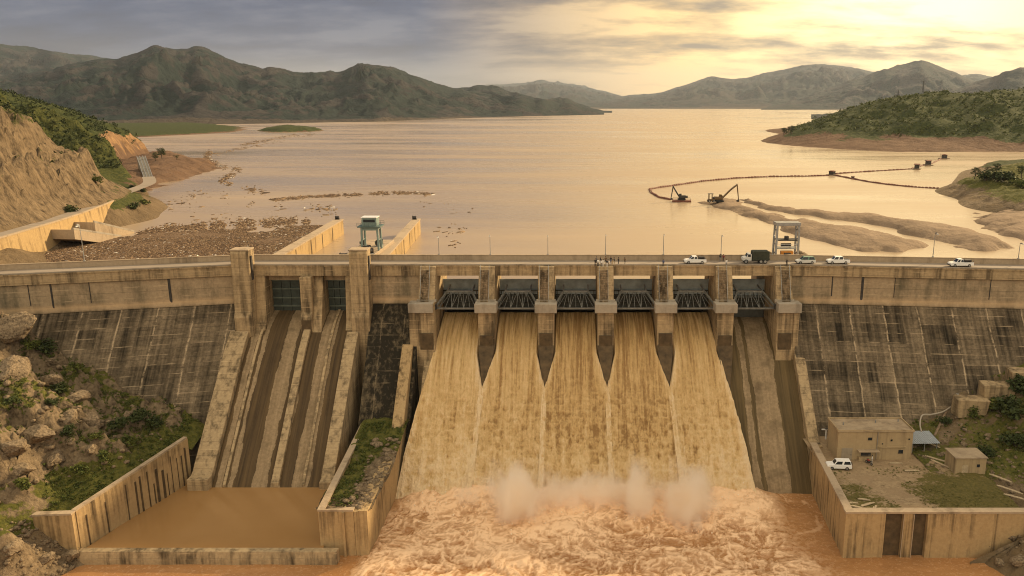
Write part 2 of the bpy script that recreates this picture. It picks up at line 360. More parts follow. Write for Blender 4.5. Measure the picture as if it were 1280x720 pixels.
M['hill'] = earth('green_hillside', ((0.14, 0.08, 0.045), (0.34, 0.21, 0.105)), ((0.095, 0.056, 0.035), (0.19, 0.12, 0.075)), ((0.022, 0.034, 0.010), (0.07, 0.078, 0.022)), 0.05, 0.8)
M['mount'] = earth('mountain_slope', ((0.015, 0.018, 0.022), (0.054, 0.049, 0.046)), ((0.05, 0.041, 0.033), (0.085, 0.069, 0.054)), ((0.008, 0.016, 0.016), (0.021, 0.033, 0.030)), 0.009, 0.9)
M['yard'] = earth('yard_ground', ((0.24, 0.17, 0.10), (0.40, 0.30, 0.18)), ((0.22, 0.155, 0.09), (0.33, 0.24, 0.145)), ((0.075, 0.07, 0.02), (0.155, 0.125, 0.042)), 0.35, 0.4)
M['mud'] = earth('grey_mud_bar', ((0.16, 0.115, 0.075), (0.28, 0.21, 0.14)), ((0.20, 0.145, 0.095), (0.30, 0.22, 0.15)), ((0.1, 0.08, 0.04), (0.14, 0.11, 0.06)), 0.10, 0.5)
# ================================================================== terrain and water
LAKE = 36.5
def tps(pts):
    P = np.array([[p[0], p[1]] for p in pts], float); zv = np.array([p[2] for p in pts], float)
    c = P.mean(0); s = P.std() or 1; Q = (P - c) / s; n = len(Q)
    phi = lambda r2: np.where(r2 > 1e-12, 0.5 * r2 * np.log(np.maximum(r2, 1e-12)), 0)
    K = phi(((Q[:, None] - Q[None]) ** 2).sum(-1)) + np.eye(n) * 0.01; A = np.hstack([np.ones((n, 1)), Q])
    S = np.linalg.solve(np.block([[K, A], [A.T, np.zeros((3, 3))]]), np.concatenate([zv, np.zeros(3)]))
    def f(x, y):
        q = (np.stack([np.asarray(x, float), np.asarray(y, float)], -1) - c) / s; sh = q.shape[:-1]; q = q.reshape(-1, 2)
        r = phi(((q[:, None] - Q[None]) ** 2).sum(-1)) @ S[:n] + S[n] + q @ S[n + 1:]
        return r.reshape(sh)
    return f
def patch(name, m, xs, ys, hf, veg=0.3, soil=0.3, kind='structure', warp=None):
    X, Y = np.meshgrid(xs, ys, indexing='ij')
    if warp: X, Y = warp(X, Y)
    Z = hf(X, Y); gy, gx = np.gradient(Z, axis=1), np.gradient(Z, axis=0)
    dx = np.hypot(np.gradient(X, axis=0), np.gradient(Y, axis=0)); dy = np.hypot(np.gradient(X, axis=1), np.gradient(Y, axis=1))
    slope = np.hypot(gx / dx, gy / dy)
    ve = veg(X, Y, Z, slope) if callable(veg) else np.full_like(Z, veg); so = soil(X, Y, Z, slope) if callable(soil) else np.full_like(Z, soil)
    me = np_mesh(name, np.stack([X, Y, Z], -1).reshape(-1, 3), grid_faces(*X.shape), True, {'veg': ve, 'soil': so})
    return tag(link(name, me, m), kind=kind)
def P3(px, py, z=None, y=None, dz=0):
    p = U(px, py, z=z, y=y); return (p.x, p.y, p.z + dz)

# the river bed sheet under everything, out to the horizon
me = np_mesh('ground', [(-30000, -1500, -4), (30000, -1500, -4), (30000, 34000, -4), (-30000, 34000, -4)], [(0, 1, 2, 3)])
tag(link('ground', me, plain('river_bed_mud', (0.12, 0.085, 0.05), 0.9)), kind='structure')

# ---- reservoir
k = NT('muddy_reservoir_water'); x, y, z = k.xyz()
big = k.noise(0.004, 6, 0.6, k.map((0.35, 1, 1))); mid = k.noise(0.02, 7, 0.62, k.map((0.22, 1, 1)))
col = k.ramp(k.math('ADD', k.math('MULTIPLY', big, 0.6), k.math('MULTIPLY', mid, 0.4)), [(0.38, (0.31, 0.235, 0.15)), (0.62, (0.43, 0.33, 0.22))])
wv = k.noise(0.35, 5, 0.6, k.map((0.35, 1, 1)))
k.bump(k.math('ADD', k.math('MULTIPLY', wv, 0.5), k.math('MULTIPLY', mid, 2.5)), 0.16, 0.6)
rgh = k.ramp(k.math('ADD', k.math('MULTIPLY', big, 0.5), k.math('MULTIPLY', mid, 0.5)), [(0.40, 0.11), (0.60, 0.40)])
M['lake'] = k.fin(col, rgh, spec=0.5)
me = np_mesh('reservoir_water', [(-9000, 8.5, LAKE), (18000, 8.5, LAKE), (18000, 29000, LAKE), (-9000, 29000, LAKE), ], [(0, 1, 2, 3)])
tag(link('reservoir_water', me, M['lake']), kind='structure')

# ---- mountains round the reservoir: real ridges at their distances, carved with spurs and gullies
def mountain(name, ridge, dist, foot, back, amp=0.36, seed=1, veg=0.70, n=240, cell=420.0, depth_var=0.18, m='mount', rough=14.0):
    px = np.linspace(ridge[0][0], ridge[-1][0], n); rp = np.array(ridge, float); fp = np.array(foot, float)
    ry = np.interp(px, rp[:, 0], rp[:, 1]); fy = np.interp(px, fp[:, 0], fp[:, 1])
    ry = ry + (fbm(px / 9.0, px * 0, o=4, s=seed + 40) - 0.5) * 5.0 * min(1.0, 5000 / dist)
    for _ in range(1): ry[1:-1] = ry[1:-1] * 0.6 + 0.2 * (ry[2:] + ry[:-2])
    ang = PITCH - np.arctan((360 - fy) / FPX); dfoot = np.minimum((CAM.z - LAKE) / np.tan(np.maximum(ang, 0.003)), dist * 0.9)
    dr = dist * (1 + depth_var * (fbm(px / 60.0, px * 0, o=3, s=seed) - 0.5) * 2); dr = np.maximum(dr, dfoot * 1.08)
    zr = np.array([U(a, b, y=CAM.y + d).z for a, b, d in zip(px, ry, dr)])
    T = np.concatenate([np.linspace(-0.04, 1, 130), np.linspace(1, 2, 30)[1:]])
    t = T[None, :]; D = np.where(t <= 1, dfoot[:, None] + (dr - dfoot)[:, None] * t, dr[:, None] + (t - 1) * back)
    zc = np.where(t <= 1, np.maximum(t, 0), 1)
    Zd = D * _cp + 0 * t; X = ((px - PPX) / FPX)[:, None] * (Zd + 5.0); Y = CAM.y + D
    tt = np.clip(np.where(t <= 1, t, 2 - t), 0, 1)
    spur = ridged(X / cell + fbm(X / 500, Y / 500, o=2, s=seed + 3) * 1.5, Y / (cell * 2.6), 5, seed)
    gul = ridged(X / (cell * 0.30) + 3 * fbm(X / 350, Y / 350, o=2, s=seed + 9), Y / (cell * 0.75), 5, seed + 5, .6)
    prof = tt ** 0.95
    env = np.sin(np.pi * np.clip(tt, 0, 1) ** 0.8) * 0.9 + 0.0
    Hh = (zr - LAKE)[:, None]
    Z = LAKE + Hh * (prof + env * (amp * 1.25 * (spur - 0.62) + amp * 1.05 * (gul - 0.6))) + rough * (fbm(X / 60, Y / 60, o=4, s=seed + 2) - 0.5) * np.minimum(tt * 4, 1) * np.minimum(Hh / 120, 1)
    Z = np.where(t < 0, LAKE - 5, Z)
    shore = np.where((t >= 0) & (t < 0.022), 1.0, 0.0)
    slope = .55 * fbm(X / 260, Y / 260, o=5, s=seed + 21) + .45 * fbm(X / 70, Y / 90, o=4, s=seed + 23)
    ve = veg + (slope - 0.5) * 0.9 - 0.6 * sstep(0.58, 0.9, spur) * sstep(.42, .55, slope) - .7 * sstep(.66, .86, gul) * sstep(.4, .52, slope) - shore * 1.2
    me = np_mesh(name, np.stack([X, Y, Z], -1).reshape(-1, 3), grid_faces(*Z.shape), True, {'veg': ve, 'soil': np.clip(shore + (slope - 0.45), 0, 1)})
    return tag(link(name, me, M[m]), kind='structure')
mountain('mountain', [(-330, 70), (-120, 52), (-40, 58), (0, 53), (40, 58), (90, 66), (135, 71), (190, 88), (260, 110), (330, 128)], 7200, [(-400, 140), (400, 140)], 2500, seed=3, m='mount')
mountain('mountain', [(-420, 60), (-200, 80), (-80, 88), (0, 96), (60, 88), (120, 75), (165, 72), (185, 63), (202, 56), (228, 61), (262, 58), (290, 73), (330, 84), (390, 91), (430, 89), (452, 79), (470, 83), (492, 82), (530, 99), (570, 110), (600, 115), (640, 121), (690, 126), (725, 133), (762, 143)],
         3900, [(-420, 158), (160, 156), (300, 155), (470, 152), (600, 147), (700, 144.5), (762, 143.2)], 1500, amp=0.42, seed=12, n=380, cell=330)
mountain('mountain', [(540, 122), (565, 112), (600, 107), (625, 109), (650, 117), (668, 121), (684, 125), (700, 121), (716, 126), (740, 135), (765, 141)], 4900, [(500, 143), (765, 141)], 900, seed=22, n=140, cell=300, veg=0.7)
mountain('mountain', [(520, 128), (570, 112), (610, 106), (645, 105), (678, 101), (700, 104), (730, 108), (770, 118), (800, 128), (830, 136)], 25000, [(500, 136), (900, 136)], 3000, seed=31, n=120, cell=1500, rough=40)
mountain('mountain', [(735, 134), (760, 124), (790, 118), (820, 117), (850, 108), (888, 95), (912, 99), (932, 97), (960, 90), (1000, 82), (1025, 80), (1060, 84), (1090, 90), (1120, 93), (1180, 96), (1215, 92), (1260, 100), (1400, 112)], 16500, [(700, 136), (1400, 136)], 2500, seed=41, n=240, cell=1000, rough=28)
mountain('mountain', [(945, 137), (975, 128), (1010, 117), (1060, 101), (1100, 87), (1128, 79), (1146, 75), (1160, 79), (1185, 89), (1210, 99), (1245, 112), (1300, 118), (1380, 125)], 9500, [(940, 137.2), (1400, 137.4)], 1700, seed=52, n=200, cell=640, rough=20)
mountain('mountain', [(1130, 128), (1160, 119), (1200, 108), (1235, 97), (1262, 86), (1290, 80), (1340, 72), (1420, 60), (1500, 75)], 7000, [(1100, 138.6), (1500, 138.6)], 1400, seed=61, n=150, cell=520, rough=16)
mountain('headland', [(975, 148), (990, 146), (1010, 144.5), (1040, 142), (1070, 139), (1110, 138), (1150, 139)], 2900, [(975, 148.2), (1150, 150)], 300, seed=71, n=80, cell=150, rough=4)
# low green flats and a grassy islet on the far left shore
mound_h = {}
def mound(name, poly, zmax, res, m, veg, soil, seed=1, edge=8.0, zb=LAKE - 0.9, rough=0.5, ridge=None):
    """heightfield whose plan is a pixel-traced shoreline polygon laid on the lake plane"""
    pts = np.array([tuple(U(a, b, z=LAKE))[:2] for a, b in poly])
    x0, y0 = pts.min(0) - edge; x1, y1 = pts.max(0) + edge
    xs = np.arange(x0, x1, res[0]); ys = np.arange(y0, y1, res[1]); X, Y = np.meshgrid(xs, ys, indexing='ij')
    wx = X + edge * 0.9 * (fbm(X / (edge * 2.2), Y / (edge * 2.2), o=4, s=seed) - 0.5) * 2; wy = Y + edge * 1.6 * (fbm(X / (edge * 2), Y / (edge * 2), o=4, s=seed + 7) - 0.5) * 2
    inside = np.zeros(X.shape, bool); dist = np.full(X.shape, 1e9); n = len(pts)
    for i in range(n):
        a, b = pts[i], pts[(i + 1) % n]; d = b - a; t = np.clip(((wx - a[0]) * d[0] + (wy - a[1]) * d[1]) / (d @ d + 1e-9), 0, 1)
        dist = np.minimum(dist, np.hypot(wx - a[0] - t * d[0], wy - a[1] - t * d[1]))
        c = ((a[1] > wy) != (b[1] > wy)) & (wx < d[0] * (wy - a[1]) / (d[1] if abs(d[1]) > 1e-9 else 1e-9) + a[0]); inside ^= c
    sd_ = np.where(inside, dist, -dist)
    h = sstep(-edge * 0.35, edge, sd_); Z = zb + (zmax - zb) * (h * 0.55 + 0.45 * sstep(0, edge * 2.6, sd_)) + rough * (fbm(X / 6, Y / 6, o=5, s=seed + 3) - 0.5) * 2 * (h > 0.1)
    def hs(x_, y_, X0=xs[0], Y0=ys[0], Zc=Z):
        i = np.clip(((np.asarray(x_) - X0) / res[0]).astype(int), 0, Zc.shape[0] - 1); j = np.clip(((np.asarray(y_) - Y0) / res[1]).astype(int), 0, Zc.shape[1] - 1); return Zc[i, j]
    mound_h[name] = hs
    vv = veg if not callable(veg) else veg(X, Y, Z)
    me = np_mesh(name, np.stack([X, Y, Z], -1).reshape(-1, 3), grid_faces(*Z.shape), True, {'veg': np.broadcast_to(vv, Z.shape), 'soil': np.full(Z.shape, soil)})
    return tag(link(name, me, m), kind='structure')
mound('grass_flat', [(60, 172), (150, 173), (240, 168), (300, 165), (305, 160), (250, 154), (60, 152)], LAKE + 4, (9, 14), M['hill'], lambda X, Y, Z: sstep(LAKE, LAKE + 2.0, Z) * 0.8, 0.9, 5, 20.0)
mound('islet', [(322, 164), (345, 165.5), (395, 164.5), (402, 163), (372, 159.5), (350, 159)], LAKE + 7, (3, 6), M['hill'], lambda X, Y, Z: sstep(LAKE, LAKE + 1.0, Z) * 0.9, 0.9, 6, 12.0)

# ---- left bank upstream: rock cutting above the road, green hill behind, brown point
RZ = 43.6
c = [P3(0, 300, z=RZ), P3(60, 279, z=RZ), P3(118, 259, z=RZ), P3(150, 243, z=RZ), P3(157, 232, z=RZ)]
ctl = c + [(-168, 2, 44), (-160, -14, 44),
  P3(0, 248, y=58), P3(50, 245, y=88), P3(110, 232, y=128), P3(0, 200, y=72), P3(60, 205, y=100), P3(112, 215, y=128),
  P3(0, 140, y=88), P3(60, 166, y=112), P3(108, 190, y=136), P3(138, 222, y=152), (-260, 20, 96), (-250, 100, 88), (-300, 60, 104), (-215, 0, 78), (-205, -40, 78), (-300, -60, 105), (-185, -20, 56),
  P3(110, 196, y=165, dz=-14), P3(145, 232, y=190, dz=-3), (-330, 180, 84), (-260, 180, 66), (-330, 260, 84), (-280, 270, 64),
  P3(160, 236, z=44), P3(150, 228, y=240), (-225, 262, 46),
  P3(195, 268, z=LAKE), P3(215, 262, z=LAKE), P3(206, 250, z=LAKE), P3(205, 238, z=37.5), P3(185, 262, z=40), P3(180, 245, z=43), P3(170, 270, z=38), P3(140, 288, z=LAKE - .8),
  P3(160, 287, z=LAKE - 1), P3(230, 262, z=LAKE - 6), P3(215, 275, z=LAKE - 4), P3(100, 302, z=LAKE - 1.2), P3(40, 322, z=LAKE - 1.5), (-138, 20, 34), (-130, 60, 30), (-120, 120, 28)]
f_cut0 = tps(ctl)
def f_cut(X, Y):
    b = f_cut0(X, Y); h = np.clip((b - 45.5) / 10, 0, 1)
    bench = 2.2 * np.sin((b - 45) * 2 * np.pi / 15.0) * h
    q1 = fbm(X / 14, Y / 14, o=3, s=91) * 5
    r = (ridged(X / 13 + Y / 11 + q1 * .4, Y / 15 - b / 30 + q1 * .3, 6, 90, .6) - 0.6) * 8.5 + (ridged(X / 4.2 + q1, Y / 3.6, 5, 95, .62) - 0.6) * 3.4 + np.abs(fbm(X / 1.6, Y / 1.8, o=3, s=97) - .5) * 2.2
    lo = (fbm(X / 5, Y / 5, o=4, s=96) - 0.5) * 1.2 * np.clip((b - 36.8) / 2, 0, 1) * (1 - np.clip((b - 42.6) / 1, 0, 1) * (1 - h))
    q2 = (X * .35 + Y * .42 + b * .75) / 3.4 + q1 * .5; r = r + 2.6 * ((q2 - np.floor(q2)) ** 2 - .33); q3 = (X * .5 - Y * .3 + b * .9) / 1.7 + q1 * .6; r = r + 1.1 * ((q3 - np.floor(q3)) ** 2 - .33)
    z = b - bench + r * h + lo
    ed = np.interp(Y, [-100, 138, 150, 170, 200, 235, 285], [900, -130, -162, -175, -197, -221, -264])
    z = (LAKE - 3) + (z - LAKE + 3) * sstep(-2, 7, ed - X + 5 * (fbm(X / 8, Y / 8, o=4, s=98) - .5))
    ay = -0.24 * np.maximum(0, -79 - X)
    return np.where((X > -172) & (Y < ay + 6), np.minimum(z, 8.0), z)
def veg_cut(X, Y, Z, s):
    top = sstep(60, 84, Z) * 0.25 + sstep(-235, -265, X) * 0.7 + sstep(150, 200, Y) * 0.5
    flat = (1 - sstep(0.25, 0.9, s)) * 0.30
    return 0.24 + top + flat * 1.3 * (Z > 44.2) + 0.45 * ((Z < 44.3) & (Z > 41.5) & (X < -150) & (Y > 110)) - 1.0 * (Z < 38.5)
patch('rock_cutting', M['cut'], np.concatenate([np.arange(-340, -222, 2.6), np.arange(-222, -112, 0.85)]), np.arange(-62, 285, 1.25), f_cut, veg_cut, lambda X, Y, Z, s: 0.15 + 0.75 * (Z < 45.0) - 0.4 * sstep(0.6, 1.1, s))
ctl2 = [P3(0, 118, y=400), P3(70, 134, y=430), P3(130, 154, y=445), P3(160, 170, y=440), P3(-120, 95, y=420), P3(180, 202, z=40), P3(150, 205, z=43), P3(130, 220, y=300, dz=0), P3(60, 165, y=330), P3(0, 150, y=300), P3(110, 185, y=350),
  (-330, 240, 66), (-400, 240, 84), (-520, 250, 110), (-600, 420, 130), (-260, 262, 46), (-240, 290, 43),
  P3(200, 196, z=44), P3(235, 200, z=40), P3(272, 212, z=LAKE), P3(262, 216, z=LAKE), P3(240, 222, z=LAKE), P3(200, 226, z=LAKE), P3(188, 236, z=LAKE + .3), P3(255, 204, z=LAKE + 0.5), P3(225, 194, z=LAKE + 0.5), P3(180, 172, z=LAKE), P3(150, 165, z=LAKE),
  P3(290, 216, z=LAKE - 3), P3(250, 236, z=LAKE - 5), P3(215, 240, z=LAKE - 3), P3(270, 195, z=LAKE - 6), P3(220, 180, z=LAKE - 8), P3(260, 165, z=LAKE - 12), (-700, 700, 90), (-520, 640, 58), (-640, 900, 44), (-760, 1100, 44)]
f_hill0 = tps(ctl2)
def hill_edge(Y): return np.interp(Y, [236, 300, 380, 430, 470, 520, 700, 1000], [-266, -288, -318, -330, -338, -372, -520, -640])
def f_hill(X, Y):
    b = f_hill0(X, Y); h = np.clip((b - 40) / 14, 0, 1)
    z = b + h * ((ridged(X / 40, Y / 40, 4, 101) - 0.6) * 9 + (fbm(X / 9, Y / 9, o=4, s=104) - 0.5) * 4)
    mk = sstep(-2, 13, hill_edge(Y) - X + 9 * (fbm(X / 14, Y / 14, o=4, s=106) - .5)); return (LAKE - 3) + (z - LAKE + 3) * mk
def veg_hill(X, Y, Z, s):
    pt = np.array(P3(168, 190, z=46))
    bare = np.exp(-(((X - pt[0]) / 26) ** 2 + ((Y - pt[1]) / 60) ** 2))
    return 0.15 + 0.85 * sstep(40, 45, Z) - 1.0 * sstep(.8, 1.5, s) - 0.8 * bare - 0.5 * (Z < 39)
patch('hillside', M['hill'], np.arange(-760, -205, 3.6), np.arange(236, 1000, 4.2), f_hill, veg_hill, lambda X, Y, Z, s: 0.85 * (Z < 44) + 0.3)

brown = [(118, 232), (128, 214), (150, 203), (172, 197), (190, 192), (212, 193), (236, 199), (256, 206), (272, 212), (255, 216), (235, 221), (205, 226), (192, 231), (188, 238), (172, 243), (145, 246)]
mound('brown_point', brown, LAKE + 7.2, (1.4, 2.2), M['hill'], lambda X, Y, Z: 0.62 * sstep(-318 + (430 - 430), -345, X * 1.0 + (Y - 420) * .42) - .3 * (Z < LAKE + 1.5) + .1, 0.7, 8, 15.0, rough=1.0)
# ---- right bank upstream: wooded hill with a bare red foot, promontory, mud flats
ctl3 = [P3(958, 178, z=LAKE), P3(1000, 183, z=LAKE), P3(1060, 187, z=LAKE), P3(1110, 190, z=LAKE), P3(1180, 190, z=LAKE), P3(1290, 188, z=LAKE + 1), P3(1400, 190, z=40),
  P3(985, 167, y=760), P3(1030, 152, y=790), P3(1070, 141, y=800), P3(1110, 127, y=810), P3(1150, 119, y=820), P3(1180, 118, y=820), P3(1220, 124, y=800), P3(1265, 121, y=760), P3(1300, 116, y=740), P3(1420, 104, y=720),
  P3(1100, 170, y=660), P3(1180, 165, y=640), P3(1250, 160, y=630), P3(940, 172, z=LAKE - 6), P3(930, 182, z=LAKE - 8), P3(1000, 200, z=LAKE - 9), P3(1100, 205, z=LAKE - 9), P3(1240, 202, z=LAKE - 6), P3(1400, 205, z=LAKE),
  (330, 1250, LAKE - 2), (520, 1300, 44), (760, 1300, 60), (240, 1050, LAKE - 9), (300, 980, LAKE)]
f_rh0 = tps(ctl3)
def f_rh(X, Y):
    b = f_rh0(X, Y); h = np.clip((b - 39) / 16, 0, 1)
    return b + h * ((ridged(X / 70, Y / 70, 5, 111) - 0.6) * 16 + (fbm(X / 12, Y / 12, o=4, s=114) - 0.5) * 5) + (1 - h) * (fbm(X / 10, Y / 10, o=4, s=115) - 0.5) * 1.8 * (b > LAKE - 1)
patch('wooded_hill', M['hill'], np.arange(150, 860, 4.2), np.arange(430, 1290, 4.6), f_rh, lambda X, Y, Z, s: 0.05 + 0.95 * sstep(40, 52, Z + 10 * (fbm(X / 30, Y / 30, o=3, s=116) - 0.5)) - 0.4 * (Z < 39), lambda X, Y, Z, s: 0.9 * (Z < 56) + 0.2)
ctl4 = [P3(1178, 244, z=LAKE), P3(1190, 252, z=LAKE), P3(1215, 262, z=LAKE), P3(1250, 268, z=LAKE), P3(1300, 270, z=LAKE + 1), P3(1200, 236, z=39.5), P3(1222, 222, y=218), P3(1245, 217, y=215), P3(1275, 232, y=185), P3(1310, 225, y=190), P3(1400, 215, y=200),
  P3(1210, 212, z=LAKE), P3(1250, 208, z=LAKE), P3(1190, 228, z=LAKE), P3(1160, 240, z=LAKE - 4), P3(1180, 262, z=LAKE - 4), P3(1220, 278, z=LAKE - 4), P3(1300, 285, z=LAKE - 3), P3(1180, 215, z=LAKE - 5), P3(1250, 200, z=LAKE - 6), P3(1400, 195, z=LAKE)]
f_pr0 = tps(ctl4)
def f_pr(X, Y):
    b = f_pr0(X, Y); h = np.clip((b - 37) / 4, 0, 1); return b + h * ((ridged(X / 11, Y / 11, 5, 121, .6) - 0.55) * 4.4 + (fbm(X / 3, Y / 3, o=4, s=124) - 0.5) * 1.4)
patch('promontory', M['bank'], np.arange(165, 330, 1.3), np.arange(95, 360, 1.8), f_pr, lambda X, Y, Z, s: 0.34 + 0.5 * sstep(39.5, 43.5, Z) - 0.3 * (Z < 39), 0.45)
mound('grass_flat', [(1215, 212), (1240, 203), (1300, 196), (1400, 190), (1400, 215), (1290, 214)], LAKE + 3, (3, 6), M['hill'], lambda X, Y, Z: sstep(LAKE, LAKE + 1.2, Z) * 0.85, 0.9, 15, 10.0)
mound('mud_bar', [(878, 254), (890, 250), (915, 248), (932, 254), (945, 264), (990, 272), (1040, 282), (1100, 290), (1140, 297), (1161, 308), (1130, 315), (1080, 315), (1040, 308), (1000, 296), (950, 278), (910, 266)], LAKE + 2.3, (0.9, 1.3), M['mud'], 0.05, 0.75, 25, 6.0, rough=0.55)
mound('mud_bar', [(925, 249), (950, 252), (985, 262), (1040, 267), (1090, 269), (1140, 277), (1200, 286), (1245, 298), (1274, 311), (1235, 315), (1190, 308), (1140, 297), (1095, 283), (1040, 274), (985, 268), (945, 260)], LAKE + 2.4, (0.9, 1.3), M['mud'], 0.05, 0.75, 35, 5.0, rough=0.55)
mound('mud_flat', [(1208, 276), (1225, 268), (1270, 263), (1400, 262), (1400, 320), (1280, 306), (1262, 300), (1240, 290)], LAKE + 2.6, (0.9, 1.3), M['mud'], 0.08, 0.75, 45, 5.0, rough=0.7)

# ---- left abutment below the dam
ctl5 = [(-82, -28, 10.2), (-84, -38, 9.5), (-88, -53, 8.8), (-94, -54, 8.6), P3(0, 668, z=9.0), P3(40, 645, z=9), P3(0, 600, y=-62), P3(60, 600, z=11.5), P3(130, 590, z=11), P3(0, 640, z=10),
  P3(200, 548, z=12), P3(215, 530, y=-24), P3(165, 512, y=-23), P3(130, 490, y=-20), P3(105, 462, y=-17), P3(60, 437, y=-15), P3(10, 388, y=-11), P3(0, 400, y=-20), P3(40, 455, y=-22), P3(90, 485, y=-24), P3(0, 470, y=-34),
  P3(60, 520, y=-38), P3(120, 545, y=-40), P3(0, 540, y=-50), P3(-60, 380, y=-18), P3(-80, 470, y=-34), P3(-100, 560, y=-52), (-190, -20, 62), (-200, -60, 52), (-210, -110, 40), (-155, -10, 42),
  P3(60, 690, z=1.5), P3(90, 702, z=0.2), P3(20, 700, z=3), P3(110, 712, z=-1.5), P3(0, 740, z=2), (-92, -62, 0.3), (-88, -64, -2), (-85, -75, -4), (-110, -85, 0.5), (-150, -110, 12), (-76, -40, 2), (-76, -28, 4)]
f_lb0 = tps(ctl5)
def f_lb(X, Y):
    b = f_lb0(X, Y); h = np.clip((b - 10.5) / 5, 0, 1)
    wall = np.clip((X + 80.5 + (Y + 27) * -0.28) / 1.0, -1, 1)   # keep the fill behind the basin wall
    r = (ridged(X / 13, Y / 11, 6, 131, .6) - 0.58) * 8.0 + (ridged(X / 4.2 + fbm(X / 5, Y / 5, o=2, s=132) * 2, Y / 3.8, 5, 135, .6) - 0.58) * 3.6 + (fbm(X / 1.3, Y / 1.3, o=3, s=138) - 0.5) * 0.7
    q2 = (X * .55 + Y * .2 + b * .8) / 2.6 + 3 * fbm(X / 9, Y / 9, o=3, s=139); r = r + 1.9 * ((q2 - np.floor(q2)) ** 2 - .33); q3 = (X * .2 - Y * .6 + b * .8) / 1.3 + 3 * fbm(X / 5, Y / 5, o=3, s=140); r = r + .9 * ((q3 - np.floor(q3)) ** 2 - .33)
    return b + (r - 1.6) * h + (1 - h) * (fbm(X / 3, Y / 3, o=4, s=136) - 0.5) * 0.9
def veg_lb(X, Y, Z, s):
    return 0.50 + 0.26 * (1 - sstep(0.4, 1.2, s)) - 0.5 * sstep(0.9, 1.8, s) + 0.3 * (Z < 13) - 1.2 * (Z < 6.5) + 0.5 * (fbm(X / 12, Y / 12, o=3, s=137) - 0.5)
patch('rocky_bank', M['bank'], np.arange(-215, -79.9, 0.55), np.arange(-125, -9, 0.6), f_lb, veg_lb, lambda X, Y, Z, s: 0.5 - 0.25 * sstep(0.6, 1.4, s),
      warp=lambda X, Y: (np.minimum(X, np.where(Y < -54.2, -79.9, np.where(Y < -26.5, -81.3 + 0.277 * (Y + 26.5), -79.9))), Y))

# ---- right abutment below the dam
ctl6 = [P3(1280, 468, y=-15), P3(1230, 490, y=-16), P3(1160, 520, y=-19), P3(1350, 440, y=-12), P3(1140, 545, z=9.5), P3(1200, 585, z=8.9), P3(1235, 600, z=8.8), P3(1260, 560, z=11), P3(1280, 590, z=10), P3(1285, 520, y=-26), P3(1220, 540, z=12.0), P3(1400, 560, z=16), P3(1400, 480, y=-20),
  (140, -10, 34), (150, -50, 22), (82, -53, 8.0), P3(1290, 640, z=7.0), P3(1275, 655, z=4.0), P3(1235, 685, z=1.0), P3(1222, 700, z=-1.0), P3(1290, 720, z=1.2), P3(1400, 700, z=5), (66, -30, 8.75), (66, -45, 8.7), (76, -66, -3), (60, -20, 8.9)]
f_rb0 = tps(ctl6)
def f_rb(X, Y):
    b = f_rb0(X, Y); h = np.clip((b - 9.6) / 4, 0, 1) + np.clip((7.5 - b) / 4, 0, 1)
    return b + h * ((ridged(X / 10, Y / 9, 4, 141) - 0.6) * 3.0 + (ridged(X / 3, Y / 3, 4, 143) - 0.6) * 1.2) + (fbm(X / 2, Y / 2, o=3, s=144) - 0.5) * 0.25
patch('rocky_bank', M['bank'], np.arange(70.2, 165, 0.55), np.arange(-100, -8, 0.6), f_rb, lambda X, Y, Z, s: 0.52 - 0.45 * sstep(0.8, 1.6, s) - 1.0 * (Z < 7.8) + 0.7 * (fbm(X / 9, Y / 9, o=3, s=147) - 0.5), 0.55,
      warp=lambda X, Y: (np.maximum(X, np.where((Y < -51.3) & (Y > -54), 82.6, 70.2)), Y))
def f_yard(X, Y): return 8.62 + (fbm(X / 4, Y / 4, o=4, s=151) - 0.5) * 0.3 + 0.6 * sstep(68, 74, X) * (fbm(X / 2, Y / 2, o=3, s=152))
patch('yard', M['yard'], np.arange(49.6, 80.4, 0.5), np.arange(-51.2, -17, 0.5), f_yard,
      lambda X, Y, Z, s: 0.30 + 0.26 * sstep(-36, -44, Y) - 0.55 * np.exp(-(((X - 58 + (Y + 40) * 0.35) / 2.6) ** 2)) - 0.3 * sstep(-38, -30, Y) + 0.25 * sstep(64, 72, X), 0.5)

# ---- river below the dam with the boiling water at the foot of the spillway
def CH(y, sill=29.0, y0=9.0):
    s = np.maximum(y0 - np.asarray(y, float), 0); sb = 18.6
    return sill - np.where(s < sb, 0.045 * np.minimum(s, sb) ** 1.85, 0.045 * sb ** 1.85 + (s - sb) * 1.0)
TOE = -29.0
xs = np.concatenate([np.arange(-150, -48, 1.2), np.arange(-48, 56, 0.22), np.arange(56, 150, 1.2)]); ys = np.concatenate([np.arange(-160, -84, 1.5), np.arange(-84, -22, 0.22)])
X, Y = np.meshgrid(xs, ys, indexing='ij')
spread = np.clip((-27 - Y) / 40, 0, 1)
lft = sstep(-38 - 3 * spread, -32 - 7 * spread, X + 5 * (fbm(X / 7, Y / 7, o=3, s=201) - 0.5)); rgt = 1 - sstep(34 + 2 * spread, 43 + 8 * spread, X + 7 * (fbm(X / 6, Y / 8, o=3, s=202) - 0.5))
t_ = lft * rgt * sstep(-17, -24, Y + 0 * X) * (1 - 0.45 * sstep(-66, -100, Y))
wx, wy = X + 4 * fbm(X / 9, Y / 9, o=3, s=205), Y + 4 * fbm(X / 9, Y / 9, o=3, s=206)
fl = 1.5 * fbm(X / 4, Y / 4, o=3, s=207)
r1 = ridged(wx / 3.6 + fl, wy / 5.0, 5, 211, 0.58); r2 = ridged(wx / 1.3 + 2 * fl, wy / 2.2, 4, 215, 0.62); r3 = ridged(wx / .8 + fl * 3, wy / 1.2, 3, 217, .6); r0 = fbm(X / 11, Y / 9, o=3, s=219)
near = np.exp(-((Y + 31) / 8) ** 2)
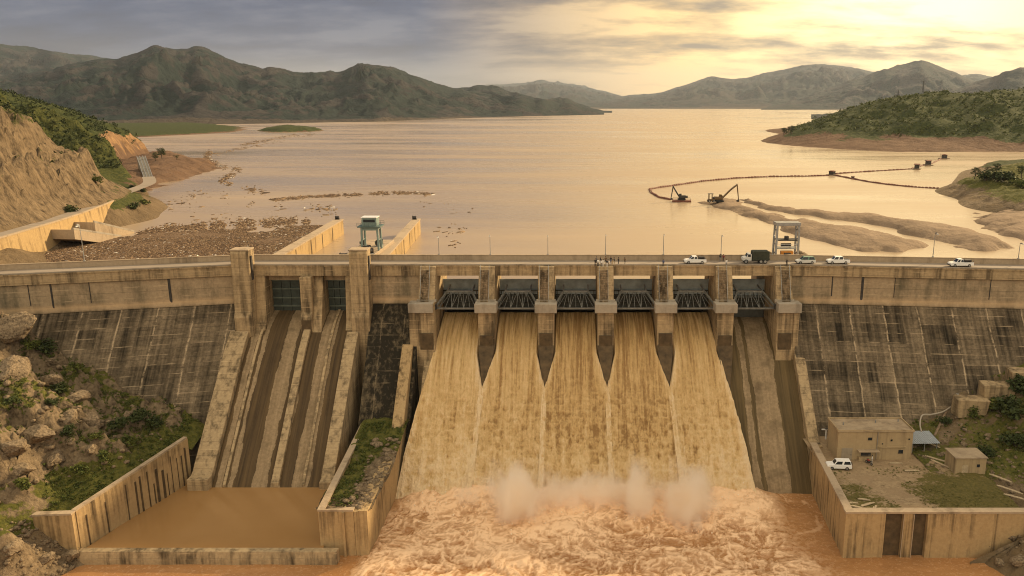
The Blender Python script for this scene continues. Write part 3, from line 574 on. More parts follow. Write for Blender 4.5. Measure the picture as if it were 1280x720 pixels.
H = t_ * ((r0 - 0.5) * 2.4 + (r1 - 0.55) * 0.9 + (r2 - 0.55) * 0.35 + (r3 - .55) * .16 + near * (1.6 * fbm(X / 3, Y / 3, o=4, s=221) + 0.6)) + (1 - t_) * ((fbm(X / 5, Y / 2.2, o=4, s=223) - 0.5) * 0.30)
foam = np.clip(t_ * (0.12 + 0.65 * sstep(.60, .95, r1) + .75 * sstep(.60, .90, r2) + .65 * sstep(.58, .88, r3) + 0.7 * near + 1.0 * (r0 - .5) - .25 * sstep(.5, .3, fbm(wx / 3, wy / 3, o=4, s=218))), 0, 1.2)
# streaks of foam drifting on the quieter water to the right
dr_ = (1 - rgt) * sstep(52, 46, X) * sstep(-72, -30, Y + 0 * X)
foam = np.maximum(foam, 0.55 * dr_ * sstep(0.72, 0.86, ridged(wx / 3.4, wy / 6.5, 4, 231)))
k = NT('muddy_river_water'); fo = k.attr('foam'); fn = k.noise(1.1, 8, 0.7)
f2 = k.ramp(k.math('ADD', fo, k.math('MULTIPLY', k.math('SUBTRACT', fn, 0.5), 1.3)), [(0.02, 0.0), (1.12, 1.0)])
base = k.ramp(k.noise(0.14, 6, 0.6, k.map((0.4, 1, 1))), [(0.3, (0.34, 0.165, 0.062)), (0.7, (0.45, 0.235, 0.098))])
k.bump(k.math('ADD', fn, k.math('MULTIPLY', k.noise(3.2, 5, 0.6), 0.4)), 0.35, 0.25)
M['river'] = k.fin(k.mix(f2, base, (0.84, 0.575, 0.35)), k.ramp(f2, [(0.0, 0.22), (0.5, 0.7)]), spec=0.45)
me = np_mesh('river_water', np.stack([X, Y, H], -1).reshape(-1, 3), grid_faces(*X.shape), True, {'foam': foam})
tag(link('river_water', me, M['river']), kind='structure')
# still water in the left stilling basin, a little higher behind its sill
k = NT('still_muddy_water'); k.bump(k.noise(0.8, 4, 0.5, k.map((1, 0.4, 1))), 0.05, 0.2)
M['basinw'] = k.fin(k.ramp(k.noise(0.06, 5), [(0.3, (0.30, 0.17, 0.065)), (0.7, (0.35, 0.205, 0.085))]), 0.14, spec=0.5)
me = np_mesh('basin_water', [(-87.6, -53.1, 2.0), (-45.0, -53.1, 2.0), (-45.0, -22, 2.0), (-80.5, -22, 2.0)], [(0, 1, 2, 3)])
tag(link('basin_water', me, M['basinw']), kind='structure')

# ---- the five falling sheets of brown water
PX = [-33.8 + 13.65 * i for i in range(7)]; PW = 3.7      # spillway pier centres and width
k = NT('falling_muddy_water'); fo = k.attr('foam'); al = k.attr('along'); ac = k.attr('across')
cv = k.n('ShaderNodeCombineXYZ'); k.l(ac, cv.inputs[0]); k.l(al, cv.inputs[1])
n1 = k.noise(1.0, 8, 0.68, k.map((1.9, 0.08, 1), src=cv.outputs[0])); n2 = k.noise(1.0, 8, 0.7, k.map((1.5, 0.85, 1), src=cv.outputs[0]), 0.6); n3 = k.noise(1.0, 5, 0.6, k.map((4.2, 2.2, 1), src=cv.outputs[0]))
nn = k.mix(k.ramp(al, [(0.0, 0.0), (1.0, 1.0)]), n1, n1)
tv = k.math('DIVIDE', al, 42.0, True)
tv = k.math('MULTIPLY', tv, 0.75)
mixn = k.math('ADD', k.math('MULTIPLY', n1, k.math('SUBTRACT', 1.0, tv)), k.math('MULTIPLY', k.math('ADD', k.math('MULTIPLY', n2, 0.7), k.math('MULTIPLY', n3, 0.3)), tv))
f2 = k.math('ADD', fo, k.math('MULTIPLY', k.math('SUBTRACT', mixn, 0.5), 2.5))
col = k.ramp(f2, [(0.0, (0.34, 0.195, 0.07)), (0.30, (0.61, 0.40, 0.17)), (0.6, (0.76, 0.54, 0.27)), (1.0, (0.88, 0.68, 0.42))])  # foam colours; their contrast also stands in for weak relief shading
k.bump(k.math('ADD', mixn, k.math('MULTIPLY', n3, 0.35)), 1.0, 0.9)
M['fall'] = k.fin(col, 0.55, spec=0.35)
for i in range(5):
    xa, xb = PX[i] + PW / 2, PX[i + 1] - PW / 2; nu, nv = 110, 300
    s = np.linspace(0, 1, nv); yy = 7.5 + (TOE - 2.5 - 7.5) * s; u = np.linspace(0, 1, nu)
    open_ = np.clip((-5.6 - yy) / 8.0, 0, 1)                            # past the pier the sheet spreads to meet its neighbour
    side_ = 2.1 * np.clip((1 - yy) / 24, 0, 1) ** 1.0; la = open_ * (PW / 2 + .5) if i else side_; ra = open_ * (PW / 2 + .5) if i < 4 else side_ ; fl = 1 + .085 * np.clip((-4 - yy) / 25, 0, 1)
    UU, SS = np.meshgrid(u, s, indexing='ij'); A = ((xa - la - .33) * fl + .33)[None, :]; B = ((xb + ra - .33) * fl + .33)[None, :]; Xs = A + (B - A) * UU
    Ys = np.broadcast_to(yy[None, :], Xs.shape); al_ = np.broadcast_to((np.concatenate([[0], np.cumsum(np.hypot(np.diff(yy), np.diff(CH(yy))))]))[None, :], Xs.shape)
    de = np.minimum(Xs - A, B - Xs); edge = np.exp(-(de / 1.0) ** 2) * sstep(3, -9, Ys); grow = sstep(-2, -22, Ys)
    if i in (0,): edge = np.where(Xs - A < B - Xs, 0.35 * edge, edge)
    nz_ = fbm(Xs / 1.2, al_ / 1.9, o=5, s=300 + i, g=0.6); st_ = fbm(Xs / 0.9, al_ / 9, o=4, s=310 + i); lump = ridged(Xs / 1.1 + 2 * nz_, al_ / 1.5, 4, 320 + i)
    th = 1.5 + 0.35 * (st_ - 0.5) + grow * (1.3 * (nz_ - 0.5) + 0.55 * (lump - 0.55)) + edge * (0.55 + 0.9 * (fbm(Xs, al_ / 1.3, o=4, s=330 + i) - 0.3))
    th = th * np.minimum(1, np.maximum(0.35 + de / 0.5, open_ * .9))
    fo_ = 0.22 + 0.10 * grow + 0.55 * edge + grow * (0.75 * (lump - 0.58) + 0.2 * (nz_ - 0.5)) + 0.35 * sstep(-20, -28, Ys) + 0.5 * (fbm(Xs / 1.2, al_ / 18, o=4, s=340 + i) - 0.5) + (0.16, 0.06, -.06, -.08, .08)[i]
    Zs = CH(Ys) + th * 0.75; Yd = Ys - th * 0.5
    me = np_mesh('falling_water', np.stack([Xs, Yd, Zs], -1).reshape(-1, 3), grid_faces(nu, nv)[:, ::-1], True, {'foam': fo_, 'along': al_, 'across': Xs})
    tag(link('falling_water', me, M['fall']), kind='structure')
# ================================================================== the dam
dam = thing('concrete_dam', 'long weathered concrete gravity dam carrying a road across the valley', 'dam')
def axis_y(x):
    return -0.24 * max(0.0, -79 - x) - 0.10 * max(0.0, x - 52)
def strip(name, section, x0, x1, m, parent=None, step=3.0, uvjit=0.0):
    n = max(1, int(round((x1 - x0) / step))); xs = sorted(set([x0 + (x1 - x0) * i / n for i in range(n + 1)] + [q for q in (-79.0, 52.0) if x0 < q < x1]))
    b = MB(); ns = len(section)
    for x in xs: b.v += [(x, axis_y(x) + p[0], p[1]) for p in section]
    for i in range(len(xs) - 1):
        for j in range(ns): b.f.append((i * ns + j, i * ns + (j + 1) % ns, (i + 1) * ns + (j + 1) % ns, (i + 1) * ns + j))
    b.f.append(tuple(range(ns))[::-1]); b.f.append(tuple((len(xs) - 1) * ns + j for j in range(ns)))
    return b.build(name, m, parent)
DK = 43.0
LOW = [(8.9, -3), (8.9, 33.9), (0.35, 33.9), (-25.1, 0), (-27.4, -3)]      # battered lower face
UP = [(8.9, 33.9), (8.9, 42.3), (0.45, 42.3), (0.45, 35.4), (0.1, 34.2), (0.1, 33.9)]
for a, b in ((-190, -78.6), (-47.6, -36.2), (50.6, 150)):
    strip('battered_face', LOW, a, b, M['mossface'] if a == -47.6 else M['face'], dam); strip('wing_wall', UP, a, b, M['wall'], dam)
def joint(x, z0, z1, w):
    y = axis_y(x) + 0.4
    return MB().prism([(x - w, y + .02), (x + w, y + .02), (x + w * .7, y - 0.06), (x - w * .5, y - 0.06)], 'z', z0, z1)
for x, wdt in ((-116.5, .22), (-120.8, .10), (-109, .1), (-93.0, .34), (60.0, .14), (66.8, .30), (74, .07), (95, .1), (109, .1)):
    joint(x, 34.6 + (1.2 if wdt < .2 else 0), 41.9, wdt).build('expansion_joint', M['dark'], dam)
# bridge deck, fascia beam, kerb and parapet
strip('deck_slab', [(0.4, 42.35), (8.9, 42.35), (8.9, 42.98), (0.4, 42.98)], -190, 150, M['deck'], dam)
strip('fascia_beam', [(0.38, 40.6), (0.38, 43.25), (-0.25, 43.25), (-0.25, 42.75), (-0.05, 42.7), (-0.05, 40.6)], -190, 150, M['pier'], dam)
strip('kerb', [(0.4, 42.98), (0.4, 43.27), (-0.3, 43.4), (-0.3, 43.2), (-.22, 43.0)][::-1], -190, 150, M['pale'], dam)
strip('parapet', [(6.1, 42.98), (6.4, 42.98), (6.4, 44.25), (6.5, 44.25), (6.5, 44.4), (6.0, 44.4), (6.0, 44.25), (6.1, 44.25)], -190, 150, M['deck'], dam)
road = strip('road', [(0.45, 42.99), (6.05, 42.99), (6.05, 43.03), (0.45, 43.03)], -190, 150, M['road']); tag(road, kind='structure')

# ---- spillway ogee and the dry chutes
def CHL(y): return CH(y, 32.0)
def chute(name, x0, x1, m, ybot, zlow, parent, n=60, CH=CH):
    ys = np.linspace(9.0, ybot, n); pts = [(float(a), float(max(CH(a), zlow))) for a in ys]
    poly = pts + [(ybot, -3.0), (14.0, -3.0), (14.0, 26.0)]
    o = MB().prism(poly, 'x', x0, x1).build(name, m, parent)
    return o
def bandmat(name, bands, wet, dry):
    """dry concrete with dark wet bands running down the chute; bands in world x"""
    k = NT(name); x, y, z = k.xyz()
    xx = k.math('ADD', x, k.math('MULTIPLY', k.math('SUBTRACT', k.noise(0.3, 7, 0.7, k.map((1, .3, .3))), 0.5), 2.6))
    fine = k.noise(1.6, 7, 0.65); st = k.noise(1.0, 6, 0.65, k.map((1.4, 0.04, 0.04))); bl = k.noise(0.3, 6)
    m = None
    for a, b in bands:
        q = k.math('MULTIPLY', k.math('GREATER_THAN', xx, a), k.math('LESS_THAN', xx, b)); m = q if m is None else k.math('MAXIMUM', m, q)
    c1 = k.mix(k.ramp(k.math('ADD', k.math('MULTIPLY', fine, 0.5), k.math('MULTIPLY', st, 0.5)), [(0.34, 0.0), (0.66, 1.0)]), dry[0], dry[1])
    c1 = k.mix(k.ramp(bl, [(0.5, 0.0), (0.75, 0.7)]), c1, tuple(c * .55 for c in dry[0]))
    c2 = k.mix(k.ramp(st, [(0.36, 0.0), (0.68, 1.0)]), wet[0], wet[1])
    k.bump(k.math('ADD', fine, st), 0.35, 0.15)
    return k.fin(k.mix(k.math('MULTIPLY', m, 0.92), c1, c2), k.ramp(m, [(0.0, 0.9), (1.0, 0.7)]), spec=0.2)
DRY = ((0.17, 0.122, 0.068), (0.36, 0.265, 0.16)); WET = ((0.035, 0.021, 0.009), (0.105, 0.066, 0.027))
wetA = bandmat('left_chute_concrete', [(-73.2, -71.9), (-71.0, -67.0), (-64.0, -63.0), (-61.2, -58.7), (-55.4, -49.5), (-76, -74.6)], WET, DRY)
wetB = bandmat('dry_bay_concrete', [(33, 38.0), (39.4, 40.3), (45.6, 50.4)], ((0.055, 0.038, 0.014), (0.13, 0.088, 0.035)), DRY)
chute('spillway_chute', -75.2, -50.2, wetA, -32.0, -1.0, dam, CH=CHL); chute('spillway_chute', -34.5, 35.0, M['pier'], -30.0, -3.0, dam); chute('spillway_chute', 35.0, 50.3, wetB, -29.8, -3.0, dam)
# raised wall between the two left bays
ys = np.linspace(4, -29.5, 40)
MB().prism([(float(a), float(CHL(a)) + 0.9) for a in ys] + [(-29.5, -1), (4, 18)], 'x', -62.9, -61.3).build('divide_wall', M['pier'], dam, 0.08)
MB().prism([(float(a), float(CHL(a)) + 0.45) for a in ys] + [(-29.5, -1), (4, 18)], 'x', -56.6, -56.0).build('divide_wall', M['pier'], dam, 0.05)
MB().prism([(float(a), float(CHL(a)) + 0.4) for a in ys] + [(-29.5, -1), (4, 18)], 'x', -73.0, -72.4).build('divide_wall', M['pier'], dam, 0.05)

# ---- piers of the six radial gates, each with its stair, trunnion beam and rails
def nose_mesh(x, w):
    b = MB(); h = w / 2
    za, zb = float(CH(-6.3)), float(CH(-13.5))
    b.add([(x - h, -6.303, za + 3.6), (x + h, -6.303, za + 3.6), (x + h, -6.303, za - 3), (x - h, -6.303, za - 3), (x - .25, -13.5, zb + .9), (x + .25, -13.5, zb + .9), (x + .25, -13.5, zb - 3), (x - .25, -13.5, zb - 3)], [(0, 1, 2, 3), (0, 4, 5, 1), (1, 5, 6, 2), (3, 7, 4, 0), (4, 7, 6, 5), (2, 6, 7, 3)])
    return b
def pier_mesh(x, w, tail=True):
    b = MB(); h = w / 2
    b.prism([(14, 15), (14, 42.95), (-1.5, 42.95), (-1.5, 42.55), (-4.5, 35.35), (-5.9, 35.35), (-5.9, 26), (-6.3, 24.5), (-6.3, 12)], 'x', x - h, x + h)
    return b
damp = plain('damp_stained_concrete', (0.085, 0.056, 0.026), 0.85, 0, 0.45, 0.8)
M['stair'] = concrete('worn_stair_concrete', (0.36, 0.27, 0.17), (0.2, 0.145, 0.085), (0.06, 0.043, 0.025), 0.8, streak=2.0, bump=.5)
for i, x in enumerate(PX):
    p = pier_mesh(x, PW, 0 < i < 6).build('pier', M['pier'], dam, 0.06)
    if 0 < i < 6: nose_mesh(x, PW).build('pier_nose', damp, p)  # dark colour stands for wet concrete and for shade in the gap
    st = MB(); n = 20; sx = x - 0.45 if i not in (6,) else x + .3
    for q in range(n):
        t0, t1 = q / n, (q + 1) / n; y0_, y1_ = -1.5 - 3.0 * t0, -1.5 - 3.0 * t1; z1_ = 42.55 - 7.2 * t1
        st.box(sx - 0.95, sx + 0.95, y1_ - 0.28, y0_ - 0.1, z1_ - .25, z1_ + 0.06)
    st.build('stair', M['stair'], p)
    for s in (-1.0, 1.0):
        rl = MB(); rl.bar((sx + s, -1.6, 43.5), (sx + s, -4.6, 36.3), .08)
        for t in (0, .25, .5, .75, 1): rl.bar((sx + s, -1.6 - 3 * t, 42.5 - 7.2 * t), (sx + s, -1.6 - 3 * t, 43.5 - 7.2 * t), .06)
        rl.build('handrail', M['galv'], p)
    if i in (0, 6):
        x0, x1 = (x - 3.9, x + 1.7) if i == 0 else (x - 1.9, x + 3.4)
        MB().box(x0, x1, -6.6, -3.2, 33.3, 35.45).build('trunnion_beam', M['pale'], p, 0.06)
        MB().box(x0 if i == 0 else x + PW / 2 + .003, x - PW / 2 - .003 if i == 0 else x1 - .3, -6.1, 0.6, 10, 33.28).build('pier_buttress', M['pier'], p, 0.05)
    else:
        MB().box(x - 2.5, x + 2.5, -6.7, -3.4, 33.3, 35.4).build('trunnion_beam', M['pale'], p, 0.06)
    MB().box(x - 2.2, x + 2.2, -4.5, -3.7, 35.42, 35.9).build('platform_kerb', M['pale'], p)
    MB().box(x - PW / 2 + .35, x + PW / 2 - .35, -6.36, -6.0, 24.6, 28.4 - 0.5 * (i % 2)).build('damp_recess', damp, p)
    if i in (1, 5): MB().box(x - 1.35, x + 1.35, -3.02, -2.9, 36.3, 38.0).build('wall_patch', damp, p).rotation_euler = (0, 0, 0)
# ---- tall piers of the left chute
for x0, x1, zt in ((-78.4, -74.3, 46.9), (-51.4, -47.3, 46.9)):
    p = MB().prism([(10, 15), (10, 42.3), (.5, 42.3), (.5, zt), (-2.6, zt), (-2.9, zt - .6), (-3.3, 33), (-3.9, 31.5), (-3.9, 15)], 'x', x0, x1).build('tower_pier', M['pier'], dam, 0.08)
    MB().box(x0 - .12, x1 + .12, -2.75, .65, zt + .003, zt + .32).build('pier_cap', M['deck'], p, 0.05)
    MB().box(x1 - .9, x1 + .25, -2.0, -1.2, 40.0, 45.6).build('cable_slot', M['dark'], p)
    MB().prism([(9, 15), (9, 40.5), (.2, 40.5), (-1.2, 30), (-4.5, 24), (-4.5, 15)], 'x', x1 + .003 if x0 < -60 else x0 - 2.0, x1 + 2.2 if x0 < -60 else x0 - .003).build('guide_pier', M['pier'], p, 0.05)
p = MB().prism([(9, 15), (9, 40.55), (-1.6, 40.55), (-2.0, 32.4), (-2.8, 31.0), (-2.8, 15)], 'x', -63.5, -60.9).build('pier', M['pier'], dam, 0.08)
MB().prism([(9, 15), (9, 40.5), (1.5, 40.5), (-2.6, 28), (-6, 22), (-6, 15)], 'x', -60.897, -58.9).build('guide_pier', M['pier'], p, 0.05)
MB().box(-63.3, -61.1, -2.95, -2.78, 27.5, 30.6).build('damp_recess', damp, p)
# solid breast wall over the left bays
MB().box(-76, -49, 2.6, 3.2, 39.0, 42.3).build('breast_wall', M['wall'], dam)

# ---- chute training walls
def train(name, label, x0, x1, hgt, y0, y1, zmin, m, CH=CH):
    ys = np.linspace(y0, y1, 40); top = [(float(a), float(max(CH(a) + hgt, zmin))) for a in ys]
    o = MB().prism(top + [(y1, -3), (y0, -3)], 'x', x0, x1).build(name, m, None, 0.08); tag(o, label, 'wall'); return o
tw = train('training_wall', 'sloping wall on the outer left side of the dry twin chute, ending in a blunt block', -79.6, -75.3, 1.5, -3.9, -31.0, 4.4, M['pier'], CHL)
tag(tw, group='sloping chute side walls')
tw = train('training_wall', 'stained sloping wall between the dry twin chute and the mossy blackened dam face', -52.6, -49.9, 1.4, -3.95, -30.5, 3.6, M['pier'], CHL); tag(tw, group='sloping chute side walls')
tw = train('training_wall', 'tan sloping wall on the left edge of the falling brown water', -39.4, -36.95, 3.8, -6.2, -52.0, 8.7, M['basin']); tag(tw, group='sloping chute side walls')
tw = train('training_wall', 'sloping wall right of the dry sixth bay, running down to the yard', 50.3, 52.6, 2.4, -6.15, -24.6, 8.9, M['pier']); tag(tw, group='sloping chute side walls')

# ---- gates
def radial_gate(x0, x1, lift):
    t = thing('radial_gate', 'g', 'gate', ((x0 + x1) / 2, 0, 0), 0, 'grey radial gates over the spillway')
    h = (x1 - x0) / 2 - 0.12; Rg = 12.4; cy, cz = -4.6, 34.2; b = MB(); n = 18
    a0 = math.asin((29.0 + lift - cz) / Rg); a1 = math.asin((38.3 - cz) / Rg) + 0.0; pr = []
    for i in range(n + 1):
        a = a0 + (a1 - a0) * i / n; pr.append((cy + Rg * math.cos(a), cz + Rg * math.sin(a)))
    pi_ = [(cy + (q[0] - cy) * 0.985, cz + (q[1] - cz) * 0.985) for q in pr]
    am = 12
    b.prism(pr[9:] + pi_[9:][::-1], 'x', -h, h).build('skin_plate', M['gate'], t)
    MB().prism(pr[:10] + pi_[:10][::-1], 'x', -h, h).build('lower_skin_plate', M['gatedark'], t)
    yf = cy + Rg * 0.94
    g = MB()
    zu, zl = 36.4, 30.6; hu = h * 0.60
    yu = cy + math.sqrt(max(.1, (Rg * .96) ** 2 - (zu - cz) ** 2)); yl = cy + math.sqrt((Rg * .96) ** 2 - (zl - cz) ** 2)
    ya, za = -0.2, 35.4
    # trapezoid frame standing out from the plate towards the trunnions
    top = [(-hu, 1.2, 36.55), (hu, 1.2, 36.55)]; bot = [(-h + .2, -3.4, 33.9), (h - .2, -3.4, 33.9)]
    g.bar(top[0], top[1], .42, .42); g.build('top_beam', M['steel'], t)
    MB().bar((-h + .1, -3.2, 33.55), (h - .1, -3.2, 33.55), .34, .34).build('bottom_beam', M['steel'], t)
    for s in (-1, 1):
        MB().bar((s * hu, 1.2, 36.55), (s * (h + .05), -3.6, 34.1), .40, .40).build('arm', M['steel'], t)
        MB().bar((s * hu, 6.4, 36.9), (s * hu, 1.2, 36.55), .30).bar((s * hu, 6.9, 31.2), (s * (h - .1), -3.5, 33.9), .30).build('strut', M['steel'], t)
        MB().box(s * h - .25, s * h + .25, -4.3, -3.2, 33.5, 34.7).build('trunnion', M['dark'], t, .08)
    lt = MB(); nb = 6
    for i in range(nb):
        f0, f1 = -1 + 2 * i / nb, -1 + 2 * (i + 1) / nb
        up = [(f * hu, 1.15, 36.5) for f in (f0, f1)]; dn = [(f * (h - .6), -3.1, 33.6) for f in (f0, f1)]
        lt.bar(up[0], dn[1], .09) if i % 2 else lt.bar(up[1], dn[0], .09); lt.bar(up[0], dn[0], .09)
    lt.build('lattice', M['steel'], t)
    rb = MB()
    for z in (31.2, 32.6, 34.0, 35.4):
        yy = cy + math.sqrt(Rg ** 2 - (z - cz) ** 2) * .97; rb.box(-h, h, yy - .35, yy, z - .09, z + .09)
    for f in np.linspace(-.9, .9, 9): rb.bar((f * h, yf - .35, 31.0), (f * h, yf - .35, 35.6), .14)
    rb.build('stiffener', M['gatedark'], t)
    return t
gl = ['grey radial gate at the left end, next to the tan training wall', 'second grey radial gate from the left, brown water pouring out below', 'third grey radial gate from the left, just left of the pier with the crowd', 'fourth grey radial gate, just right of the pier with the crowd on top',
      'fifth grey radial gate, below the white pickup and the two walkers', 'sixth grey radial gate, shut above the dry bay at the right end']
for i in range(6):
    g = radial_gate(PX[i] + PW / 2, PX[i + 1] - PW / 2, 1.5 if i < 5 else -.1); g['label'] = gl[i]
for (x0, x1, lb) in ((-72.1, -63.6, 'dark green sluice gate with ribs in the left bay of the dry twin chute'), (-58.8, -53.5, 'dark green sluice gate with ribs in the right bay of the dry twin chute')):
    t = thing('sluice_gate', lb, 'gate', ((x0 + x1) / 2, 4.2, 0), 0, 'dark green sluice gates'); h = (x1 - x0) / 2
    MB().box(-h, h, 0, .4, 31.0, 39.2).build('gate_panel', M['green'], t)
    for z in (32.4, 34.4, 36.6, 38.7): MB().box(-h, h, -.42, -.003, z - .16, z + .16).build('rib', M['rib'], t)
    st = MB()
    for f in (-.5, 0, .5): st.box(f * h - .1, f * h + .1, -.3, -.004, 31.2, 39)
    st.build('stiffener', M['green'], t)

# ---- walls of the stilling basin, the soil island and the yard
def wallpath(name, label, pts, thick, z0, ztops, m, cap=True, group=None, butt=None):
    t = thing(name, label, 'wall'); b = MB(); cp = MB(); n = len(pts)
    nrm = []
    for i in range(n):
        a, c = Vector(pts[max(i - 1, 0)]), Vector(pts[min(i + 1, n - 1)]); d = (c - a).normalized(); nrm.append(Vector((-d.y, d.x)))
    P_ = [Vector(p) for p in pts]; Q_ = [p + q * thick for p, q in zip(P_, nrm)]
    for i in range(n - 1):
        lo = [(*P_[i], z0), (*P_[i+1], z0), (*Q_[i+1], z0), (*Q_[i], z0)]; hi = [(*P_[i], ztops[i]), (*P_[i+1], ztops[i+1]), (*Q_[i+1], ztops[i+1]), (*Q_[i], ztops[i])]
        b.hexa(lo, hi)
        if cap:
            o_ = [P_[i] - nrm[i] * .12, P_[i+1] - nrm[i+1] * .12, Q_[i+1] + nrm[i+1] * .12, Q_[i] + nrm[i] * .12]; zt = [ztops[i], ztops[i+1], ztops[i+1], ztops[i]]
            cp.hexa([(*p, z + .004) for p, z in zip(o_, zt)], [(*p, z + .35) for p, z in zip(o_, zt)])
    b.build('wall_body', m, t)
    if cap: cp.build('coping', M['deck'], t)
    if butt:
        bb = MB()
        for (x, y, nx, ny, zt, w) in butt: bb.box(x - w, x + w, y - w, y + w, z0, zt)
        bb.build('pilaster', damp, t)
    return t
A, B_ = Vector((-80.6, -26.6)), Vector((-88.0, -53.2)); bt = []
for f in np.concatenate([np.linspace(.05, .52, 11), np.linspace(.62, .93, 3)]):
    q = A.lerp(B_, f); f2_ = min(.97, max(.02, f + .03 * (random.random() - .5))); q = A.lerp(B_, f2_); bt.append((q.x + .02, q.y, 1, 0, 8.6 + 1.6 * (1 - f) - random.random() ** 2 * 4.5, .06 + .16 * random.random()))
wallpath('retaining_wall', 'long tan retaining wall with dark stripes on the left side of the still basin', [A, B_], -1.1, -3, [11.6, 9.3], M['basin'], butt=bt)
wallpath('retaining_wall', 'short wall turning away from the corner of the left basin wall towards the rubble', [(-88.15, -53.2), (-95.2, -53.0)], 1.0, -3, [9.25, 8.9], M['basin'])
wallpath('rubble_edge_kerb', 'low sloping kerb above the stony slope in the bottom left corner', [(-95.3, -52.6), (-101.5, -57.5), (-104, -62)], -.5, 3, [8.9, 6.5, 5.0], M['deck'], cap=False)
sill = MB(); sill.prism([(-53.2, -3), (-53.2, 2.35), (-54.6, 2.35), (-54.9, 0.9), (-54.9, -3)], 'x', -88.0, -42.0)
o = sill.build('basin_sill', M['pier'], None, .08); tag(o, 'low concrete sill holding back the still brown basin at the left', 'sill')
t = wallpath('retaining_wall', 'square ended concrete wall round the grassy strip between still basin and falling water', [(-47.0, -17.0), (-45.7, -52.0), (-39.42, -52.0)], 1.0, -3, [10.4, 8.75, 8.75], M['basin'])
MB().box(-41.4, -41.0, -52.5, -52.01, -2, 8.7).build('pilaster', M['basin'], t); MB().box(-38.503, -36.9, -52.3, -51.6, -3, 9.0).build('pilaster', M['basin'], t)
X, Y = np.meshgrid(np.arange(-46.5, -36.2, .4), np.arange(-51.3, -14, .5), indexing='ij')
Z = 8.35 + 1.0 * sstep(-34, -18, Y) * 3.2 + (fbm(X / 3, Y / 3, o=4, s=401) - .5) * 1.2 + .8 * np.maximum(0, ridged(X / 2.5, Y / 2.5, 4, 403) - .62) * 3
ve = .62 - .45 * sstep(-42.5, -38.5, X + 4 * (fbm(X / 4, Y / 4, o=3, s=402) - .5)) * sstep(-26, -34, Y) - .35 * sstep(-45, -49, Y) + .15 * sstep(-32, -22, Y)
tag(link('soil_strip', np_mesh('soil_strip', np.stack([X, Y, Z], -1).reshape(-1, 3), grid_faces(*X.shape), True, {'veg': ve, 'soil': np.full(X.shape, .45)}), M['bank']), kind='structure')
# yard walls
wallpath('retaining_wall', 'yard wall running down beside the rough water from the dry bay', [(50.0, -24.2), (48.3, -52.0)], 1.2, -3, [9.3, 8.75], M['basin'])
t = thing('retaining_wall', 'front wall of the yard with two dark upright slots, above the river', 'wall'); b = MB(); zt = 8.75
for a, c in ((48.2, 55.3), (58.5, 60.3), (62.8, 82.4)): b.box(a, c, -52.7, -51.4, -3, zt)
b.box(55.3, 58.5, -51.75, -51.4, -3, zt - .003); b.box(60.3, 62.8, -51.75, -51.4, -3, zt - .003); b.build('wall_body', M['basin'], t)
MB().box(48.1, 82.5, -52.85, -51.3, zt + .004, zt + .36).build('coping', M['deck'], t)
sl = MB().box(55.302, 58.498, -51.95, -51.76, -3, zt - .5).box(60.302, 62.798, -51.95, -51.76, -3, zt - .5).build('slot_panel', damp, t)
for x in (58.45, 60.25): MB().box(x, x + .12, -52.83, -52.71, -2, zt - .2).build('slot_rail', M['deck'], t)

# ---- upstream: guide walls, intake block, left bank wall and ramps
def guide(label, p0, p1, zt, wd, capw=0.0):
    t = thing('guide_wall', label, 'wall'); d = (Vector(p1) - Vector(p0)).normalized(); nn_ = Vector((-d.y, d.x)) * wd / 2
    q = [Vector(p0) - nn_, Vector(p1) - nn_, Vector(p1) + nn_, Vector(p0) + nn_]
    MB().hexa([(*a, 28) for a in q], [(*a, zt) for a in q]).build('wall_body', M['guide'], t)
    n2 = nn_ * 1.12; q = [Vector(p0) - n2, Vector(p1) - n2, Vector(p1) + n2, Vector(p0) + n2]
    MB().hexa([(*a, zt + .004) for a in q], [(*a, zt + .4) for a in q]).build('coping', M['deck'], t)
    st = MB()
    for f in (.2, .42, .6, .78):
        c_ = Vector(p0).lerp(Vector(p1), f) - nn_ * 1.02; st.box(c_.x - .04, c_.x + .06, c_.y - .22, c_.y + .22, 33, zt - .3)
    st.build('drain_stain', damp, t); return t
guide('long yellow concrete guide wall at the edge of the floating debris', (-76.6, 19.0), (-79.6, 87.0), 41.2, 2.6)
guide('yellow concrete guide wall running out into the lake beside the teal gantry', (-49.2, 20.0), (-53.6, 88.0), 41.2, 2.4)
# end block with dark winch on each guide wall
for x, lb in ((-79.6, 'small dark winch on the tip of the guide wall beside the debris'), (-53.6, 'small dark winch on the tip of the guide wall beside the gantry')):
    t = thing('winch', lb, 'winch', (x - .2, 86, 41.6), 0, 'winches on the guide walls'); MB().box(-.7, .7, -.5, .5, 0, .25).build('base_frame', M['dark'], t); MB().tube([(-.5, 0, .7), (.5, 0, .7)], .45, 12).build('drum', M['dark'], t); MB().box(-.75, -.55, -.4, .4, .25, 1.2).build('side_plate', M['dark'], t)
o = MB().prism([(-50.6, 9), (-50.6, 40), (-58.0, 40), (-58.0, 9)], 'z', 25, 42.4).build('intake_block', M['deck'], None, .1); tag(o, 'concrete intake block behind the road with hoist machinery on it', 'platform')
o = MB().prism([(44.5, 9), (44.5, 15), (57.5, 15), (57.5, 9)], 'z', 25, 42.9).build('intake_block', M['deck'], None, .1); tag(o, 'concrete ledge behind the parapet under the pale steel gantry', 'platform')
